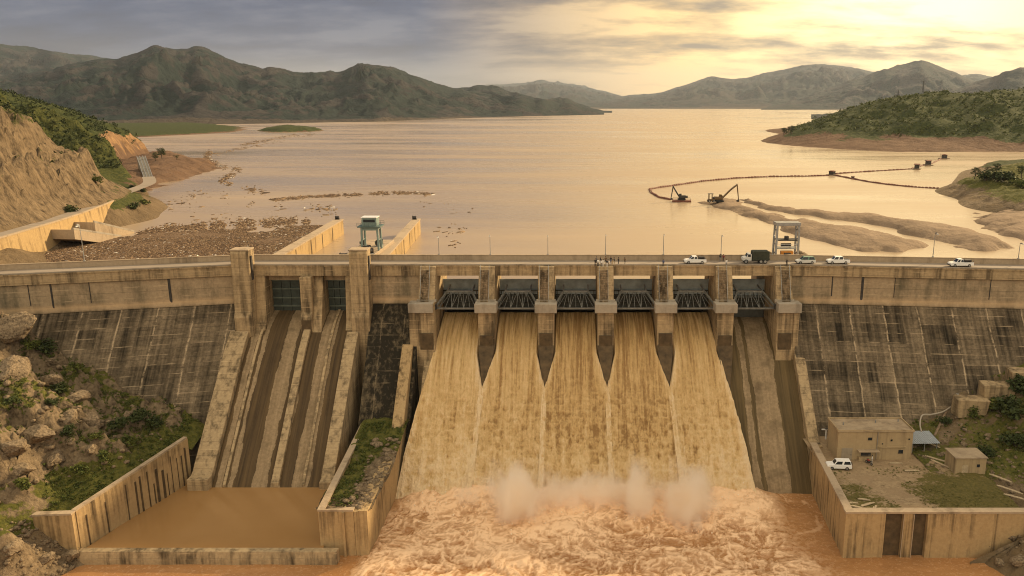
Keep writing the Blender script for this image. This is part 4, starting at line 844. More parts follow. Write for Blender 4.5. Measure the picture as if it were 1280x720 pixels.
# road and wall along the left bank
mid = [(-160.5, -17), (-157.5, 16), (-160.5, 45), (-166, 78), (-174.5, 112), (-182.5, 138), (-189, 163), (-197, 190), (-214, 222)]
def ribbon(name, pts, w, z, m, thick=0.0):
    P_ = [Vector(p) for p in pts]; dense = []
    for i in range(len(P_) - 1):
        for q in range(8):
            t = q / 8; p0, p1, p2, p3 = P_[max(i-1, 0)], P_[i], P_[i+1], P_[min(i+2, len(P_)-1)]
            dense.append(0.5 * ((2*p1) + (p2 - p0)*t + (2*p0 - 5*p1 + 4*p2 - p3)*t*t + (3*p1 - p0 - 3*p2 + p3)*t**3))
    dense.append(P_[-1]); v = []; 
    for i, p in enumerate(dense):
        d = (dense[min(i+1, len(dense)-1)] - dense[max(i-1, 0)]).normalized(); nn_ = Vector((-d.y, d.x)) * w / 2; v += [(*(p - nn_), z), (*(p + nn_), z)]
    f = [(2*i, 2*i+2, 2*i+3, 2*i+1) for i in range(len(dense) - 1)]
    me = np_mesh(name, v, f); return link(name, me, m), dense
o, dn = ribbon('road', mid, 5.6, RZ + .35, M['road']); tag(o, kind='structure')
t = thing('roadside_wall', 'curving beige retaining wall below the bank road at the far left', 'wall'); b = MB(); c_ = MB()
for i in range(len(dn) - 1):
    if dn[i].y > 112: break
    d0 = (dn[i+1] - dn[i]).normalized(); n0 = Vector((d0.y, -d0.x)); a, e = dn[i] + n0 * 3.1, dn[i+1] + n0 * 3.1
    b.hexa([(*(a + n0 * 1.6), 33), (*(e + n0 * 1.6), 33), (*e, 33), (*a, 33)], [(*(a + n0 * .5), RZ + .5), (*(e + n0 * .5), RZ + .5), (*e, RZ + .5), (*a, RZ + .5)])
    c_.hexa([(*(a + n0 * .6), RZ + .504), (*(e + n0 * .6), RZ + .504), (*(e - n0 * .1), RZ + .504), (*(a - n0 * .1), RZ + .504)], [(*(a + n0 * .6), RZ + .9), (*(e + n0 * .6), RZ + .9), (*(e - n0 * .1), RZ + .9), (*(a - n0 * .1), RZ + .9)])
b.build('wall_body', M['guide'], t); c_.build('coping', M['deck'], t)
for j, (pa, pb, wd, lb) in enumerate(((P3(92, 287, z=42.5), P3(152, 296, z=36.6), 13, 'wide sloping concrete ramp from the bank road into the debris'), (P3(118, 278, z=42.5), P3(168, 290, z=36.7), 9, 'narrower sloping concrete slab behind the wide ramp on the left bank'))):
    a, c2 = Vector(pa), Vector(pb); d0 = (c2 - a); d0.z = 0; d0.normalize(); n0 = Vector((-d0.y, d0.x, 0)) * wd
    t = thing('concrete_ramp', lb, 'ramp'); MB().hexa([a - Vector((0, 0, 3)), c2 - Vector((0, 0, 3)), c2 + n0 - Vector((0, 0, 3)), a + n0 - Vector((0, 0, 3))], [a, c2, c2 + n0, a + n0]).build('slab', M['deck'], t, .06)
    MB().hexa([a + Vector((0, 0, .01)), c2 + Vector((0, 0, .01)), c2 + n0 * .05, a + n0 * .05], [a + Vector((0, 0, .6)), c2 + Vector((0, 0, .6)), c2 + n0 * .05 + Vector((0, 0, .6)), a + n0 * .05 + Vector((0, 0, .6))]).build('kerb', M['pale'], t)
pa, pb = Vector(P3(171, 196, z=49)), Vector(P3(182, 229, z=36.9)); d0 = (pb - pa); d0.z = 0; d0.normalize(); n0 = Vector((-d0.y, d0.x, 0)) * 4.6
t = thing('boat_slip', 'grey concrete slipway with side rails running down the brown point', 'ramp')
MB().hexa([pa + Vector((0, 0, -9)), pb + Vector((0, 0, -3)), pb + n0 + Vector((0, 0, -3)), pa + n0 + Vector((0, 0, -9))], [pa, pb, pb + n0, pa + n0]).build('slab', M['pale'], t)
for f in (0, .32, .66, .96): MB().bar(pa + n0 * f + Vector((0, 0, .3)), pb + n0 * f + Vector((0, 0, .3)), .35, .6).build('rail', M['galv'], t)
# concrete blocks at the foot of the left face
for (px_, py_, z_, sz, rz, lb) in ((162, 497, 14.5, (3.6, 2.2, 2.4), .1, 'flat topped concrete block at the foot of the dam above the bushes'), (128, 470, 18, (2.0, 2.0, 3.6), .5, 'upright concrete block leaning on the left dam face'), ((98, -16.6, 20.6), 0, 0, (3.6, 1.6, 2.6), -.1, 'uppermost stepped concrete block where the right dam face meets the bank'), ((91.5, -17.9, 18.2), 0, 0, (3.4, 1.6, 2.4), -.1, 'middle stepped concrete block on the edge of the right dam face'), ((85.5, -19.2, 15.6), 0, 0, (3.4, 1.6, 2.2), -.1, 'lowest stepped concrete block on the edge of the right dam face'), (102, 440, 22.5, (2.6, 1.8, 3.2), .7, 'wedge shaped concrete block at the top of the left rocky bank')):
    q = px_ if isinstance(px_, tuple) else U(px_, py_, z=z_); o = MB().hexa([(-sz[0]*.8, -sz[1], -2), (sz[0]*.8, -sz[1], -2), (sz[0], sz[1], -2), (-sz[0], sz[1], -2)], [(-sz[0], -sz[1]*1.1, sz[2]), (sz[0]*1.05, -sz[1], sz[2]*.94), (sz[0], sz[1], sz[2]), (-sz[0]*.95, sz[1], sz[2]*1.05)]).build('concrete_block', M['pier'], None, .1); o.location = q; o.rotation_euler = (0, 0, rz); tag(o, lb, 'block')
# ================================================================== things on and around the dam
# ---- gantries
def gantry_teal():
    c0 = U(470, 306, z=42.6); t = thing('gantry_crane', 'tall faded teal hoist gantry with a boxy cabin, on the intake block', 'gantry', (-53.0, 24.5, 42.45))
    w_, d_, h_ = 2.0, 1.6, 6.0
    for sx in (-1, 1):
        for sy in (-1, 1): MB().bar((sx * w_ * 1.08, sy * d_, 0), (sx * w_, sy * d_, h_), .5, .5).build('leg', M['teal'], t, .04)
    p = MB().box(-3.0, 3.0, -2.3, 2.3, h_, h_ + .3).build('platform', M['teald'], t, .03)
    r = MB()
    for sy in (-2.25, 2.25):
        for z in (.75, 1.2): r.bar((-3, sy, h_ + z), (3, sy, h_ + z), .07)
        for x in np.linspace(-3, 3, 7): r.bar((x, sy, h_ + .3), (x, sy, h_ + 1.2), .07)
    r.build('railing', M['teald'], p)
    cb = MB().box(-1.9, 1.9, -1.5, 1.5, h_ + .31, h_ + 2.4).build('cabin', M['teal'], t, .04)
    MB().box(-2.05, 2.05, -1.65, 1.65, h_ + 2.403, h_ + 2.62).build('roof', M['white'], cb, .03)
    MB().box(-1.5, 1.5, -1.53, -1.503, h_ + 1.3, h_ + 2.0).build('window', M['glass'], cb)
    b = MB()
    for sy in (-1, 1): b.bar((-w_, sy * d_, h_ - .5), (w_, sy * d_, h_ - .5), .3, .6)
    for sx in (-1, 1): b.bar((sx * w_, -d_, h_ - .4), (sx * w_, d_, h_ - .4), .3, .5).bar((sx * w_ * 1.05, -d_, 2.6), (sx * w_ * 1.05, d_, 2.6), .2)
    b.build('cross_beam', M['teal'], t); return t
gantry_teal()
def gantry_pale():
    t = thing('gantry_crane', 'pale steel portal gantry with cross platforms behind the parapet by the trucks', 'gantry', (51.6, 10.6, 42.9))
    w_, d_, h_ = 2.6, 1.3, 8.0
    for sx in (-1, 1):
        l = MB()
        for sy in (-1, 1): l.bar((sx * w_ * 1.05, sy * d_, 0), (sx * w_, sy * d_, h_), .45)
        for z in np.linspace(.6, 7.4, 7): l.bar((sx * w_, -d_, z), (sx * w_, d_, z + .9 * (-1) ** int(z)), .16)
        l.build('leg', M['galv'], t)
    MB().box(-w_ - .4, w_ + .4, -d_ - .2, d_ + .2, h_, h_ + .75).build('top_beam', M['galv'], t, .05)
    MB().box(-w_ + .3, w_ - .3, -d_, d_, 4.3, 4.55).build('platform', M['dark'], t); MB().box(-w_ + .3, w_ - .3, -d_, d_, 2.3, 2.5).build('platform', M['galv'], t)
    MB().box(-.4, .5, -.5, .5, 4.56, 5.3).build('hoist_motor', M['dark'], t, .06); MB().tube([(-1.2, 0, 3.1), (1.2, 0, 3.1)], .42, 12).build('hoist_drum', M['dark'], t)
    r = MB()
    for z in (3.0, 3.4): r.bar((-w_, -d_ - .05, z), (w_, -d_ - .05, z), .06)
    r.build('railing', M['white'], t); return t
gantry_pale()
t = thing('winch', 'orange boxy winch standing under the pale steel gantry', 'winch', (51.7, 9.8, 42.92)); MB().box(-1.5, 1.5, -.6, .6, .35, 1.75).build('housing', M['orange'], t, .08); MB().box(-1.7, 1.7, -.7, .7, 0, .34).build('base_frame', M['dark'], t); MB().tube([(-.8, -.66, 1.1), (.8, -.66, 1.1)], .3, 10).build('drum', M['dark'], t)
# hoist machinery on the intake block
mach = [(-56.8, 11.5, 'squat dark winch nearest the road on the intake block'), (-53.2, 12.5, 'dark winch on the intake block, right of the squat one by the road'), (-55.4, 16.5, 'dark winch in the middle of the intake block, in front of the gantry'), (-51.9, 17.5, 'dark winch at the foot of the guide wall before the gantry'),
        (-53.6, 21.5, 'dark winch between the front legs of the teal gantry'), (-52.2, 29.5, 'dark winch just behind the teal gantry'), (-56.6, 30.5, 'dark winch at the far left corner of the intake block')]
w0 = None
for i, (x, y, lb) in enumerate(mach):
    if w0 is None:
        w0 = t = thing('winch', lb, 'winch', (x, y, 42.42), 0, 'hoist winches on the intake block')
        MB().box(-1.0, 1.0, -.7, .7, 0, .22).build('base_frame', M['galv'], t); MB().tube([(-.75, 0, .85), (.75, 0, .85)], .5, 14).build('drum', M['dark'], t)
        for s in (-.85, .8): MB().box(s, s + .1, -.55, .55, .22, 1.45).build('side_plate', M['dark'], t, .02)
        MB().box(.35, .78, .56, 1.2, .22, 1.0).build('motor', M['rib'], t, .04)
    else: t = copy_tree(w0); t.location = (x, y, 42.42); t['label'] = lb
    t.rotation_euler = (0, 0, .3 * i)
    t.scale = (1 + .1 * (i % 3),) * 3
# ---- street lamps along the parapet
lamps = [(105, 8.2, 'street lamp standing alone on the far left wing of the dam'), (549, 4.3, 'street lamp above the first radial gate pier'), (613, 4.6, 'street lamp behind the second gate pier from the left'), (685, 4.6, 'street lamp midway between the crowd and the left gates'), (757, 4.8, 'street lamp right behind the crowd of people'),
         (829, 4.8, 'street lamp left of the white pickup'), (901, 4.6, 'street lamp just behind the two walkers'), (965, 4.8, 'street lamp between the dark truck and the pale gantry'), (1166, 5.6, 'street lamp left of the black and white pickup'), (1273, 3.6, 'short street lamp at the right edge of the photo')]
l0 = None
for px_, h_, lb in lamps:
    q = U(px_, 322, y=axis_y(U(px_, 322, y=0).x) + 6.25)
    if l0 is None:
        l0 = t = thing('street_lamp', lb, 'street lamp', (q.x, q.y, 44.4), 0, 'street lamps along the parapet')
        MB().tube([(0, 0, 0), (0, 0, 1)], [.10, .06], 8).build('pole', M['galv'], t); MB().box(-.17, .17, -.17, .17, 0.001, .03).build('base_plate', M['galv'], t)
        ar = MB().tube([(0, 0, .99), (0, -.5, 1.02), (0, -1.0, 1.03)], .05, 6).build('arm', M['galv'], t); MB().box(-.14, .14, -1.5, -.95, .985, 1.02).build('lamp_head', M['offwhite'], t)
    else: t = copy_tree(l0); t.location = (q.x, q.y, 44.4); t['label'] = lb
    t.scale = (1, 1, h_)
# ---- vehicles
def wheel(parent, x, y, r=.36, wd=.24):
    s = 1 if y > 0 else -1
    o = MB().tube([(x, y - wd / 2, r), (x, y + wd / 2, r)], r, 18).build('wheel', M['black'], parent, .03); MB().tube([(x, y + s * wd * .45, r), (x, y + s * wd * .56, r)], r * .6, 14).build('rim', M['rimm'], o)
def car(label, cat, name, L_, W_, hb, hc, body_m, cab, hood=.9, bed=None, cargo=None, roof_m=None, lower_m=None, group=None):
    """side profile facing +x; cab = (x_rear_bottom, x_rear_top, x_front_top, x_front_bottom)"""
    t = thing(name, label, cat, group=group); a, e = -L_ / 2, L_ / 2; y = W_ / 2; g = .30
    prof = [(a, g + .12), (a + .04, hb * .92), (a + .12, hb), (cab[3] - .05, hb + .02), (e - .35, hb * hood), (e - .06, hb * hood * .88), (e, g + .22), (e - .1, g), (a + .1, g)]
    body = MB().prism(prof, 'y', -y, y).build('body', body_m, t, .05)
    b = MB(); i_ = .17
    lo = [(cab[0], -y + .05, hb + .004), (cab[3], -y + .05, hb + .004), (cab[3], y - .05, hb + .004), (cab[0], y - .05, hb + .004)]; hi = [(cab[1], -y + i_, hc), (cab[2], -y + i_, hc), (cab[2], y - i_, hc), (cab[1], y - i_, hc)]
    c_ = b.hexa(lo, hi).build('cabin', roof_m or body_m, t, .05)
    def quad(nm, p, off):
        p = [Vector(q) for q in p]; c0 = sum(p, Vector()) / 4; n = (p[1] - p[0]).cross(p[3] - p[0]).normalized()
        if n.dot(Vector(off)) < 0: n = -n
        p = [c0 + (q - c0) * .80 for q in p]; MB().hexa([q - n * .03 for q in p], [q + n * .012 for q in p]).build(nm, M['glass'], t)
    quad('windscreen', [lo[1], lo[2], hi[2], hi[1]], (1, 0, .3)); quad('rear_window', [lo[0], lo[3], hi[3], hi[0]], (-1, 0, .3))
    for k_ in ((0, 1), (3, 2)):
        s = -1 if k_[0] == 0 else 1; mid_l = (Vector(lo[k_[0]]) + Vector(lo[k_[1]])) / 2; mid_h = (Vector(hi[k_[0]]) + Vector(hi[k_[1]])) / 2; dx = Vector((.04, 0, 0))
        quad('side_window', [lo[k_[0]], mid_l - dx, mid_h - dx, hi[k_[0]]], (0, s, 0)); quad('side_window', [mid_l + dx, lo[k_[1]], hi[k_[1]], mid_h + dx], (0, s, 0))
    for sy in (-1, 1):
        MB().box(e - .12, e + .012, sy * (y - .32) - .18, sy * (y - .32) + .18, hb * hood * .70, hb * hood * .86).build('headlight', M['lamp'], t, .02); MB().box(a - .012, a + .06, sy * (y - .14) - .1, sy * (y - .14) + .1, hb * .62, hb * .88).build('tail_light', M['red'], t, .01)
        for x in (a + L_ * .2, e - L_ * .19): wheel(t, x, sy * (y - .10))
    MB().box(e - .05, e + .09, -y + .05, y - .05, g + .02, g + .26).build('bumper', M['dark'], t, .04); MB().box(a - .09, a + .04, -y + .05, y - .05, g + .06, g + .28).build('bumper', M['dark'], t, .04)
    if bed:
        MB().box(bed[0], bed[1], -y + .1, y - .1, hb - .02, hb + .012).build('bed_liner', M['black'], t)
        if len(bed) > 2:
            for sy in (-1, 1): MB().bar((bed[0] + .1, sy * (y - .1), hb + .35), (bed[1], sy * (y - .1), hb + .45), .06).bar((bed[0] + .1, sy * (y - .1), hb), (bed[0] + .1, sy * (y - .1), hb + .35), .06).build('bed_rail', M['dark'], t)
            MB().box(bed[0] + .25, bed[1] - .15, -.55, .5, hb + .02, hb + .55).build('load', M['dark'], t, .1)
    return t
def on_road(t, px_, yoff, rz, z=DK + .035):
    x = U(px_, 327, z=DK).x; x = x * 1.0; t.location = (x, axis_y(x) + yoff, z); t.rotation_euler = (0, 0, rz); return t
on_road(car('white pickup truck crossing the middle of the dam, left of two walkers', 'pickup truck', 'pickup_truck', 5.2, 1.8, 1.05, 1.75, M['white'], (-.55, -.35, .75, 1.35), .92, (-2.45, -.65, 1)), 867, 2.6, math.pi)
on_road(car('white and green estate car beside the orange winch', 'car', 'estate_car', 4.5, 1.75, 1.0, 1.7, M['offwhite'], (-2.1, -1.75, .6, 1.25), .9, roof_m=M['vgreen']), 1003, 2.5, math.pi)
on_road(car('white pickup truck with a closed bed, right of the green roofed car', 'pickup truck', 'pickup_truck', 5.2, 1.8, 1.05, 1.75, M['white'], (-1.1, -.9, .8, 1.4), .92, (-2.45, -1.2)), 1043, 3.2, math.pi)
on_road(car('white pickup with dark load and dark lower body, far right on the dam road', 'pickup truck', 'pickup_truck', 5.4, 1.85, 1.05, 1.8, M['white'], (-.4, -.2, .8, 1.4), .92, (-2.55, -.5, 1), lower_m=M['dark']), 1186, 2.6, math.pi)
t = thing('canvas_truck', 'dark truck with a boxy green canvas back and pale cab', 'truck'); wd = 1.15
MB().box(-3.0, 3.0, -.5, .5, .55, .8).build('chassis', M['dark'], t); MB().box(-3.1, 1.0, -wd, wd, .82, 1.3).build('cargo_bed', M['olive'], t, .03)
MB().prism([(-3.05, 1.31), (-3.05, 2.75), (-2.8, 2.95), (.7, 2.95), (.95, 2.75), (.95, 1.31)], 'y', -wd, wd).build('canvas_cover', M['olive'], t, .08)
cb = MB().prism([(1.1, .7), (1.1, 2.2), (1.3, 2.35), (1.95, 2.35), (2.3, 1.6), (3.1, 1.45), (3.2, .7)], 'y', -1.0, 1.0).build('cab', M['offwhite'], t, .06)
MB().prism([(2.02, 2.25), (2.30, 1.66), (2.33, 1.67), (2.05, 2.26)], 'y', -.85, .85).build('windscreen', M['glass'], cb)
for s in (-1, 1):
    MB().box(1.35, 2.0, s * 1.005 - .01, s * 1.005 + .01, 1.6, 2.2).build('side_window', M['glass'], cb); MB().box(3.12, 3.24, s * .7 - .15, s * .7 + .15, 1.0, 1.25).build('headlight', M['lamp'], t)
    for x in (-2.1, -1.1, 2.4): wheel(t, x, s * .95, .5, .3)
on_road(t, 942, 3.0, math.pi)
suv = car('white off road car parked in the yard in front of the building', 'car', 'parked_car', 4.8, 1.85, 1.1, 1.85, M['white'], (-2.3, -2.1, .55, 1.15), .95)
q = U(1048, 585, z=8.75); suv.location = (q.x, q.y, 8.72); suv.rotation_euler = (0, 0, math.pi - .06)
MB().tube([(-2.42, 0.0, .95), (-2.58, 0.0, .95)], .36, 14).build('spare_wheel', M['black'], suv)

# ---- people: one continuous skinned body each
def body_mesh(pose):
    me = bpy.data.meshes.new('person_body'); o = bpy.data.objects.new('tmp_body', me); COL.objects.link(o)
    V = {'pelvis': (0, 0, .95), 'waist': (0, .01, 1.10), 'chest': (0, 0, 1.33), 'neck': (0, -.01, 1.49), 'chin': (0, -.02, 1.57), 'head': (0, -.03, 1.64), 'crown': (0, -.01, 1.72), 'nose': (0, -.125, 1.625)}
    Rr = {'pelvis': (.16, .12), 'waist': (.15, .11), 'chest': (.19, .13), 'neck': (.06, .06), 'chin': (.07, .08), 'head': (.085, .10), 'crown': (.06, .07), 'nose': (.018, .018)}
    E = [('pelvis', 'waist'), ('waist', 'chest'), ('chest', 'neck'), ('neck', 'chin'), ('chin', 'head'), ('head', 'crown'), ('head', 'nose')]
    for s, S in ((-1, 'l'), (1, 'r')):
        st = pose.get('step', 0) * s
        V.update({S + 'hip': (s * .10, 0, .90), S + 'knee': (s * .11, -.04 - st * .5, .50), S + 'ank': (s * .11, .02 - st, .09), S + 'toe': (s * .13, -.15 - st, .035),
                  S + 'sho': (s * .20, 0, 1.40)})
        Rr.update({S + 'hip': (.095, .095), S + 'knee': (.062, .062), S + 'ank': (.045, .045), S + 'toe': (.04, .03), S + 'sho': (.065, .065), S + 'elb': (.045, .045), S + 'wri': (.03, .03), S + 'hand': (.036, .022), S + 'tip': (.014, .012)})
        if pose.get('arm') == 'rail' and s == 1: V.update({S + 'elb': (s * .27, -.16, 1.18), S + 'wri': (s * .2, -.38, 1.12), S + 'hand': (s * .19, -.45, 1.12), S + 'tip': (s * .18, -.53, 1.10)})
        elif pose.get('arm') == 'up' and s == 1: V.update({S + 'elb': (s * .26, -.20, 1.28), S + 'wri': (s * .16, -.30, 1.50), S + 'hand': (s * .14, -.31, 1.57), S + 'tip': (s * .12, -.31, 1.65)})
        else: V.update({S + 'elb': (s * .265, .03 + st * .3, 1.13), S + 'wri': (s * .27, -.05 + st * .5, .90), S + 'hand': (s * .27, -.07 + st * .5, .83), S + 'tip': (s * .265, -.09 + st * .5, .75)})
        E += [('pelvis', S + 'hip'), (S + 'hip', S + 'knee'), (S + 'knee', S + 'ank'), (S + 'ank', S + 'toe'), ('chest', S + 'sho'), (S + 'sho', S + 'elb'), (S + 'elb', S + 'wri'), (S + 'wri', S + 'hand'), (S + 'hand', S + 'tip')]
        for fi, off in enumerate((-.028, .024)):    # fingers beside the middle one, and a thumb from the side of the palm
            h_ = Vector(V[S + 'hand']); d_ = (Vector(V[S + 'tip']) - h_); V[S + 'f%d' % fi] = tuple(h_ + d_ * .88 + Vector((0, off, 0))); Rr[S + 'f%d' % fi] = (.010, .010); E.append((S + 'hand', S + 'f%d' % fi))
    ks = list(V); me.from_pydata([V[q] for q in ks], [(ks.index(a), ks.index(b)) for a, b in E], [])
    sk = o.modifiers.new('skin', 'SKIN'); sb = o.modifiers.new('sub', 'SUBSURF'); sb.levels = 1; sb.render_levels = 1
    for i, q in enumerate(ks): me.skin_vertices[0].data[i].radius = Rr[q]
    me.skin_vertices[0].data[0].use_root = True
    dg = bpy.context.evaluated_depsgraph_get(); dg.update(); res = bpy.data.meshes.new_from_object(o.evaluated_get(dg)); bpy.data.objects.remove(o)
    res.materials.clear()
    for _ in range(3): res.materials.append(None)
    for p in res.polygons:
        c0 = p.center; p.use_smooth = True
        hand = (abs(c0.x) > .19 and c0.z < .93) or (pose.get('arm') and c0.x > 0 and (c0.y < -.37 or (c0.z > 1.47 and c0.y < -.2)))
        p.material_index = 2 if (c0.z > 1.475 or hand) else (0 if c0.z > .93 else 1)
        if abs(c0.x) > .20 and .7 < c0.z < 1.0 and not hand: p.material_index = 0
        if c0.z < .10: p.material_index = 1
    return res
hair_me = MB().tube([(0, .02, 1.60), (0, .015, 1.70), (0, .0, 1.765), (0, -.01, 1.785)], [.105, .112, .085, .03], 12).build('hair', M['hair']); hm = hair_me.data; bpy.data.objects.remove(hair_me)
poses = [body_mesh({}), body_mesh({'step': .16}), body_mesh({'arm': 'rail'}), body_mesh({'arm': 'up'})]
cloth = {}
def cl(n, c):
    if n not in cloth: cloth[n] = plain(n + '_cloth', c, .85, 0, .15, 5)
    return cloth[n]
def person(label, loc, rz, pose, top, bot, group=None, s=1.0):
    me = poses[pose].copy(); me.materials[0] = top; me.materials[1] = bot; me.materials[2] = M['skin']
    o = link('person', me, None, None, loc); o.rotation_euler = (0, 0, rz); o.scale = (s, s, s); tag(o, label, 'person', group); link('hair', hm, None, o); return o
W, B2, G2 = cl('white', (.75, .74, .70)), cl('black', (.02, .02, .022)), cl('grey', (.18, .18, .18)); BR = cl('brown', (.14, .09, .05)); BL = cl('blue', (.06, .09, .18)); SA = cl('sand', (.42, .33, .2)); RD = cl('dark_red', (.2, .03, .03))
x0 = PX[3]
crowd = [(-2.3, -.4, B2, B2, 0, 'person all in black at the left end of the crowd on the middle pier'), (-1.7, -.9, W, B2, 2, 'person in white shirt and black trousers at the left of the crowd'), (-1.1, .1, B2, G2, 0, 'person in black top and grey trousers behind the white shirt in the crowd'), (-.5, -1.0, W, W, 3, 'person in all white clothes with one hand raised in the crowd'),
         (.1, -.2, BR, B2, 0, 'person in brown top and black trousers in the middle of the crowd'), (.7, -.9, W, BR, 2, 'person in white top and brown trousers at the crowd front'), (1.3, -.1, B2, BL, 0, 'person in black top and blue trousers right of the crowd middle'), (1.6, -1.0, SA, SA, 2, 'person in sand coloured clothes at the front right of the crowd'),
         (-.9, -1.3, W, G2, 0, 'person in white top and grey trousers at the very front of the crowd'), (.4, -1.35, B2, W, 0, 'person in black top and white trousers at the front edge of the crowd'), (-2.0, .3, G2, B2, 0, 'person in grey top and black trousers at the back left of the crowd'), (2.1, .7, B2, SA, 0, 'person in black top and sand trousers behind the crowd on the right'), (3.1, .9, B2, B2, 1, 'person in black stepping away to the right of the crowd'), (4.6, .9, BR, B2, 1, 'person in brown jacket walking furthest right from the crowd')]
for dx, dy, tp, bt_, ps, lb in crowd: person(lb, (x0 + dx, dy, 43.04 if dy > .44 else (43.42 if -.31 < dy < .42 else 42.96)), math.pi * (.0 if dy < 0 else .6) + .4 * math.sin(dx * 3), ps, tp, bt_, 'people gathered on the middle pier', .98 + .05 * math.sin(dx * 7))
q = U(902, 327, z=DK).x
person('person in dark clothes walking, left of a pair by the parapet', (q - .35, 4.9, DK + .035), -.6, 1, B2, G2, 'two walkers'); person('person in dark red top walking, right of a pair by the parapet', (q + .45, 5.0, DK + .035), -.4, 1, RD, B2, 'two walkers', .97)
person('person in black standing on the pier head in front of the estate car', (PX[6] + .9, -.9, 42.96), .2, 2, B2, B2); person('person in blue top at the pier head below the white pickup', (PX[4] - .3, -.95, 42.96), .1, 0, BL, B2)
person('person in white top on the pier head below the two walkers', (PX[5] + .6, -.9, 42.96), .3, 0, W, G2)
# motorcycle rider at the yard building
mq = U(1086, 580, z=8.75)
t = thing('motorcycle', 'small dark motorcycle parked in front of the yard building', 'motorcycle', (mq.x, mq.y, 8.72), 2.0)
for x in (-.65, .65): o = MB().tube([(x, -.06, .3), (x, .06, .3)], .3, 16).build('wheel', M['black'], t); MB().tube([(x, -.07, .3), (x, .07, .3)], .18, 12).build('rim', M['rimm'], o)
MB().bar((-.65, 0, .3), (.1, 0, .45), .1).bar((.1, 0, .45), (.5, 0, .85), .1).bar((.65, 0, .3), (.48, 0, .95), .07).build('frame', M['dark'], t); MB().box(-.2, .2, -.15, .15, .25, .55).build('engine', M['dark'], t, .03)
MB().prism([(-.1, .72), (.4, .72), (.42, .9), (.1, .95), (-.1, .82)], 'y', -.13, .13).build('fuel_tank', M['red'], t, .03); MB().box(-.75, -.1, -.13, .13, .72, .83).build('saddle', M['black'], t, .03); MB().bar((.45, -.35, 1.02), (.45, .35, 1.02), .05).build('handlebar', M['dark'], t)
person('person in white clothes standing beside the motorcycle at the building', (mq.x + .75, mq.y + .45, 8.72), 1.2, 0, W, W)

# ---- building, hut and shed in the yard
bl = thing('yard_building', 'two storey tan concrete building with a flat roof at the foot of the dam', 'building', (53.6, -30.4, 8.6)); Wd, Dp, Ht = 15.2, 6.6, 6.1
wl = MB().box(0, Wd, 0, Dp, -.3, Ht).build('wall', M['plaster'], bl)
MB().box(-.2, Wd + .2, -.2, Dp + .2, Ht + .004, Ht + .16).build('roof', M['roofslab'], bl, .03)
rp = MB(); 
for a, c_, e, f in ((-.18, Wd + .18, -.18, .04), (-.18, Wd + .18, Dp - .04, Dp + .18), (-.18, .04, .06, Dp - .06), (Wd - .04, Wd + .18, .06, Dp - .06)): rp.box(a, c_, e, f, Ht + .164, Ht + .42)
rp.build('roof_parapet', M['plaster'], bl)
for x, z, w_, h_ in ((6.0, 4.2, 1.0, .75), (10.6, 4.0, .55, .55), (14.2, 4.3, .5, .45), (12.4, 1.3, 1.1, .95), (8.9, 3.3, .4, .4)):
    if w_ < .1: continue
    f = MB().box(x, x + w_, -.05, .12, z, z + h_).build('window', M['plank'] if x > 13 and z < 2 else M['plaster'], bl); MB().box(x + .07, x + w_ - .07, -.062, -.052, z + .07, z + h_ - .07).build('pane', M['glass'], f)
dr = MB().box(.9, 3.1, -.06, .1, -.1, 2.6).build('door', plain('grey_steel_door', (.30, .25, .18), .6), bl); MB().box(2.8, 2.9, -.12, -.062, 1.0, 1.3).build('handle', M['dark'], dr)
dr = MB().box(4.9, 6.9, -.05, .1, -.1, 2.0).build('door', M['dark'], bl); MB().box(6.5, 6.6, -.1, -.052, .9, 1.2).build('handle', M['galv'], dr)
MB().box(4.0, 8.3, -1.3, -.004, 2.15, 2.32).build('canopy', M['roofslab'], bl, .03)
MB().box(8.3, 13.9, -.28, -.004, 2.75, 2.9).build('ledge', M['plaster'], bl); MB().box(4.3, 6.8, -.75, -.003, -.1, .9).build('step_block', M['plaster'], bl)
for x in (2.0, 9.0, 14.0): MB().tube([(x, 3 + x / 7, Ht + .17), (x, 3 + x / 7, Ht + .75)], .14, 8).build('vent_pipe', M['galv'], bl)
MB().tube([(8.0, -.09, .1), (8.0, -.09, Ht)], .06, 6).build('drain_pipe', M['galv'], bl)
q = U(1190, 590, z=8.8)
t = thing('yard_hut', 'small square tan concrete hut with a flat roof among debris', 'hut', (q.x, q.y - 1.0, 8.6)); MB().box(0, 6.0, 0, 4.4, -.2, 3.5).build('wall', M['plaster'], t); MB().box(-.2, 6.2, -.2, 4.6, 3.504, 3.75).build('roof', M['roofslab'], t, .03); MB().box(4.2, 4.8, -.03, .1, 1.7, 2.3).build('window', M['glass'], t); dr = MB().box(1.4, 2.5, -.04, .1, -.1, 2.1).build('door', M['plank'], t)
q = U(1146, 566, z=8.9)
t = thing('open_shed', 'low open shed with a bluish corrugated sheet roof beside the building', 'shed', (70.2, -27.4, 8.6), .05)
for x in (0, 2.6, 5.2):
    for y in (0, 4.0): MB().box(x - .08, x + .08, y - .08, y + .08, 0, 2.3 + .12 * y).build('post', M['galv'], t)
v = []; f = []; xs = np.linspace(-.4, 5.6, 60)
for x in xs: v += [(x, -.5, 2.35 + .06 * math.sin(x * 16)), (x, 4.6, 2.95 + .06 * math.sin(x * 16)), (x, 4.6, 2.99 + .06 * math.sin(x * 16)), (x, -.5, 2.39 + .06 * math.sin(x * 16))]
for i in range(59): f += [(4*i + a, 4*i + (a+1) % 4, 4*i + 4 + (a+1) % 4, 4*i + 4 + a) for a in range(4)]
MB().add(v, f).build('sheet_roof', M['blue'], t)
